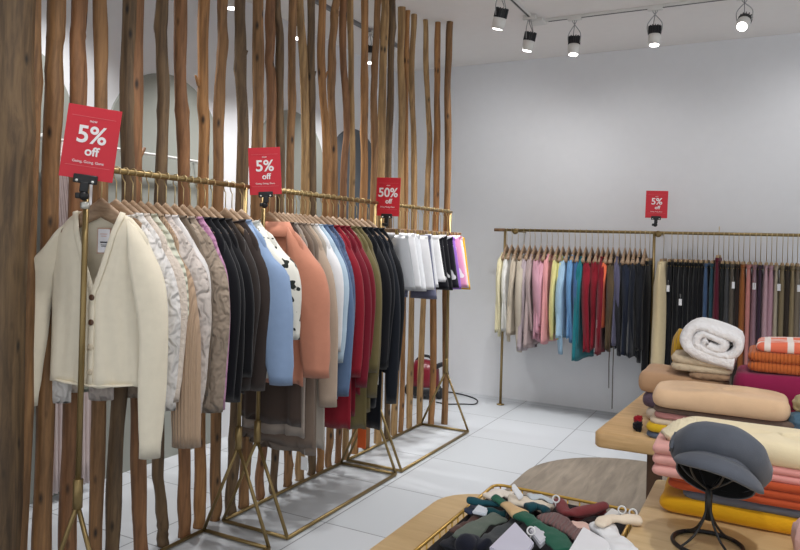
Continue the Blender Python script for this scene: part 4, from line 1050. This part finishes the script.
# sock filling
SG = 'socks in the wire basket'
def sock(label, pts, w, rgb, z=.70, thick=.26, kind='plain', band=None, name='folded_socks', cat='socks', zs=None):
    P = []
    for k, (px, py) in enumerate(pts):
        zz = z if zs is None else zs[k]
        P.append(at_z(px, py, zz))
    c = P[len(P)//2].copy(); Q = spline([p-c for p in P], 7)
    n = len(Q); w0, w1 = w if isinstance(w, tuple) else (w, w); w = max(w0, w1); rr_ = [(w0+(w1-w0)*k/(n-1))*(.86+.14*math.sin(k*.5)) for k in range(n)]; rr_[0] *= .72; rr_[-1] *= .85; wb = rr_
    bm = bmesh.new(); sweep(bm, Q, rr_, 14, flat=(thick, 1.0))
    for v in bm.verts: v.co += Vector((0, 0, 1))*noise.noise((v.co+c)*38)*.007
    o = link(name, bm, fabric(rgb, kind), loc=c); tag(o, label, cat, SG)
    if band:
        k = band[0]; bm = bmesh.new(); seg_ = Q[k:k+band[1]]; sweep(bm, seg_, [q*1.12+.001 for q in wb[k:k+band[1]]], 14, flat=(thick*1.25, 1)); b2 = link('paper_band', bm, plain(band[2], .7), o); b2['label'] = 'kraft paper band'
    return o
def packet(label, quad, z, rgb, th=.012):
    P = [at_z(x, y, z if not isinstance(z, (list, tuple)) else z[i]) for i, (x, y) in enumerate(quad)]
    c = sum(P, Vector())/len(P); bm = bmesh.new()
    a = [p-c for p in P]; loft(bm, [a, [p+Vector((0, 0, th)) for p in a]], cap0=True, cap1=True)
    bmesh.ops.bevel(bm, geom=list(bm.edges), offset=.0025, segments=2, affect='EDGES')
    o = link('sock_packet', bm, plain(rgb, .5), loc=c, smooth=False); tag(o, label, 'packet', 'sock packets in the wire basket'); return o
sock('charcoal socks at the bottom left of the basket', [(448, 548), (462, 538), (475, 530)], .030, (44, 46, 54), .68)
sock('black socks filling the basket middle', [(485, 560), (505, 540), (530, 520)], .05, (34, 34, 38), .665)
sock('dark brown black socks along the far rim', [(530, 505), (560, 514), (600, 524)], .035, (44, 32, 32), .655)
sock('black socks in the near right part of the basket', [(545, 560), (565, 540), (590, 528)], .05, (34, 32, 36), .66)
sock('brown socks poking over the left rim', [(452, 531), (462, 526), (476, 518)], .014, (88, 64, 58), .705)
sock('navy socks standing at the far left corner', [(467, 512), (475, 507), (484, 512)], .017, (52, 62, 84), .70)
sock('grey green long socks lying diagonally', [(462, 540), (478, 526), (500, 517)], .032, (96, 106, 96), .715)
sock('dark grey socks beside the grey green pair', [(484, 545), (500, 531), (520, 520)], .022, (66, 70, 72), .712)
sock('navy rolled socks at the bottom edge of the photo', [(462, 548), (474, 542), (486, 548)], .026, (32, 34, 46), .715, thick=.8)
sock('teal socks stretching to the left of the kraft banded pair', [(467, 500), (482, 502), (500, 504)], .015, (30, 74, 84), .725, thick=.6)
sock('deep teal socks below the first teal pair', [(476, 511), (492, 512), (506, 514)], .017, (24, 66, 72), .715, thick=.6)
sock('dark teal rolled socks near the far rim', [(526, 508), (537, 507), (547, 511)], .018, (28, 72, 82), .725, thick=.6)
sock('cream socks at the far left corner of the basket', [(488, 498), (500, 493), (512, 495)], .026, (232, 222, 210), .70)
sock('cream wide socks beneath the far white card', [(508, 500), (528, 502), (548, 509)], .040, (230, 218, 200), .70)
sock('pale blue grey socks at the far rim', [(528, 497), (540, 497), (556, 502)], .02, (196, 204, 210), .71)
sock('mauve brown ribbed socks in the basket centre', [(546, 515), (562, 525), (588, 541)], .038, (128, 98, 96), .715, kind='rib')
sock('maroon socks draped in a V', [(558, 500), (566, 513), (580, 512), (606, 506)], .018, (122, 56, 58), .725, thick=.7)
sock('second maroon socks under the V shaped pair', [(572, 517), (588, 512), (604, 511)], .018, (112, 50, 52), .712, thick=.7)
sock('pale pink socks behind the white packet', [(572, 525), (584, 526), (598, 530)], .024, (226, 190, 178), .712)
sock('forest green socks held by a kraft paper band', [(494, 497), (504, 503), (518, 513), (534, 523), (552, 536), (566, 552)], (.014, .036), (36, 92, 72), .735, thick=.36, band=(8, 8, (214, 180, 134)))
sock('cream socks lying over onto the front table edge', [(641, 519), (622, 519), (606, 520), (600, 526)], .018, (234, 218, 196), .765, thick=.6)
sock('white socks with faint print hanging from the cream pair', [(601, 525), (608, 534), (620, 546), (628, 556)], .034, (232, 232, 234), .745, thick=.4)
packet('tilted white card at the far end of the basket', [(511, 488), (514, 484), (524, 497), (519, 501)], [.735, .745, .72, .71], (236, 236, 238), .004)
packet('lavender white packet at the bottom of the photo', [(489, 552), (515, 526), (534, 547), (520, 570)], .735, (206, 204, 220))
packet('plain white packet at the near right of the basket', [(568, 556), (583, 531), (614, 549), (600, 570)], .74, (232, 232, 236))
packet('small pale packet beside the navy socks', [(472, 514), (478, 507), (488, 511), (486, 517)], .718, (214, 220, 228), .008)
packet('crumpled silver packet between lavender packet and green socks', [(529, 535), (538, 528), (548, 542), (540, 550)], .728, (208, 208, 216), .014)
packet('white card corner by the cream socks at the right', [(604, 516), (612, 509), (622, 514), (614, 519)], .745, (214, 212, 208), .004)
for j, (px, py, l_) in enumerate(((556, 499, 'white plastic sock hook at the far rim beside the maroon socks'), (622, 510, 'white plastic sock hook left of its twin at the table edge'), (633, 513, 'white plastic sock hook farthest right at the table edge'), (531, 531, 'white plastic sock hook above the silver packet'))):
    c = at_z(px, py, .765 if j in (1, 2) else .748); bm = bmesh.new(); torus(bm, .009, .0022, (0, 0, 0), Matrix.Rotation(math.radians(62), 3, 'X'), 18, 6); sweep(bm, [(0, -.004, -.009), (0, .0, -.022)], .002, 6)
    o = link('sock_hook', bm, plain((232, 232, 232), .3), loc=c); tag(o, l_, 'hook', 'plastic sock hooks')

# ------------------------------------------------------------------ light and view
w = bpy.data.worlds.new('world'); S.world = w; w.use_nodes = True
w.node_tree.nodes['Background'].inputs['Color'].default_value = (.93, .965, 1.0, 1); w.node_tree.nodes['Background'].inputs['Strength'].default_value = 1.05
vs = S.view_settings; vs.view_transform = 'Standard'; vs.look = 'None'; vs.exposure = 0.0; vs.gamma = 1.0; vs.use_curve_mapping = False
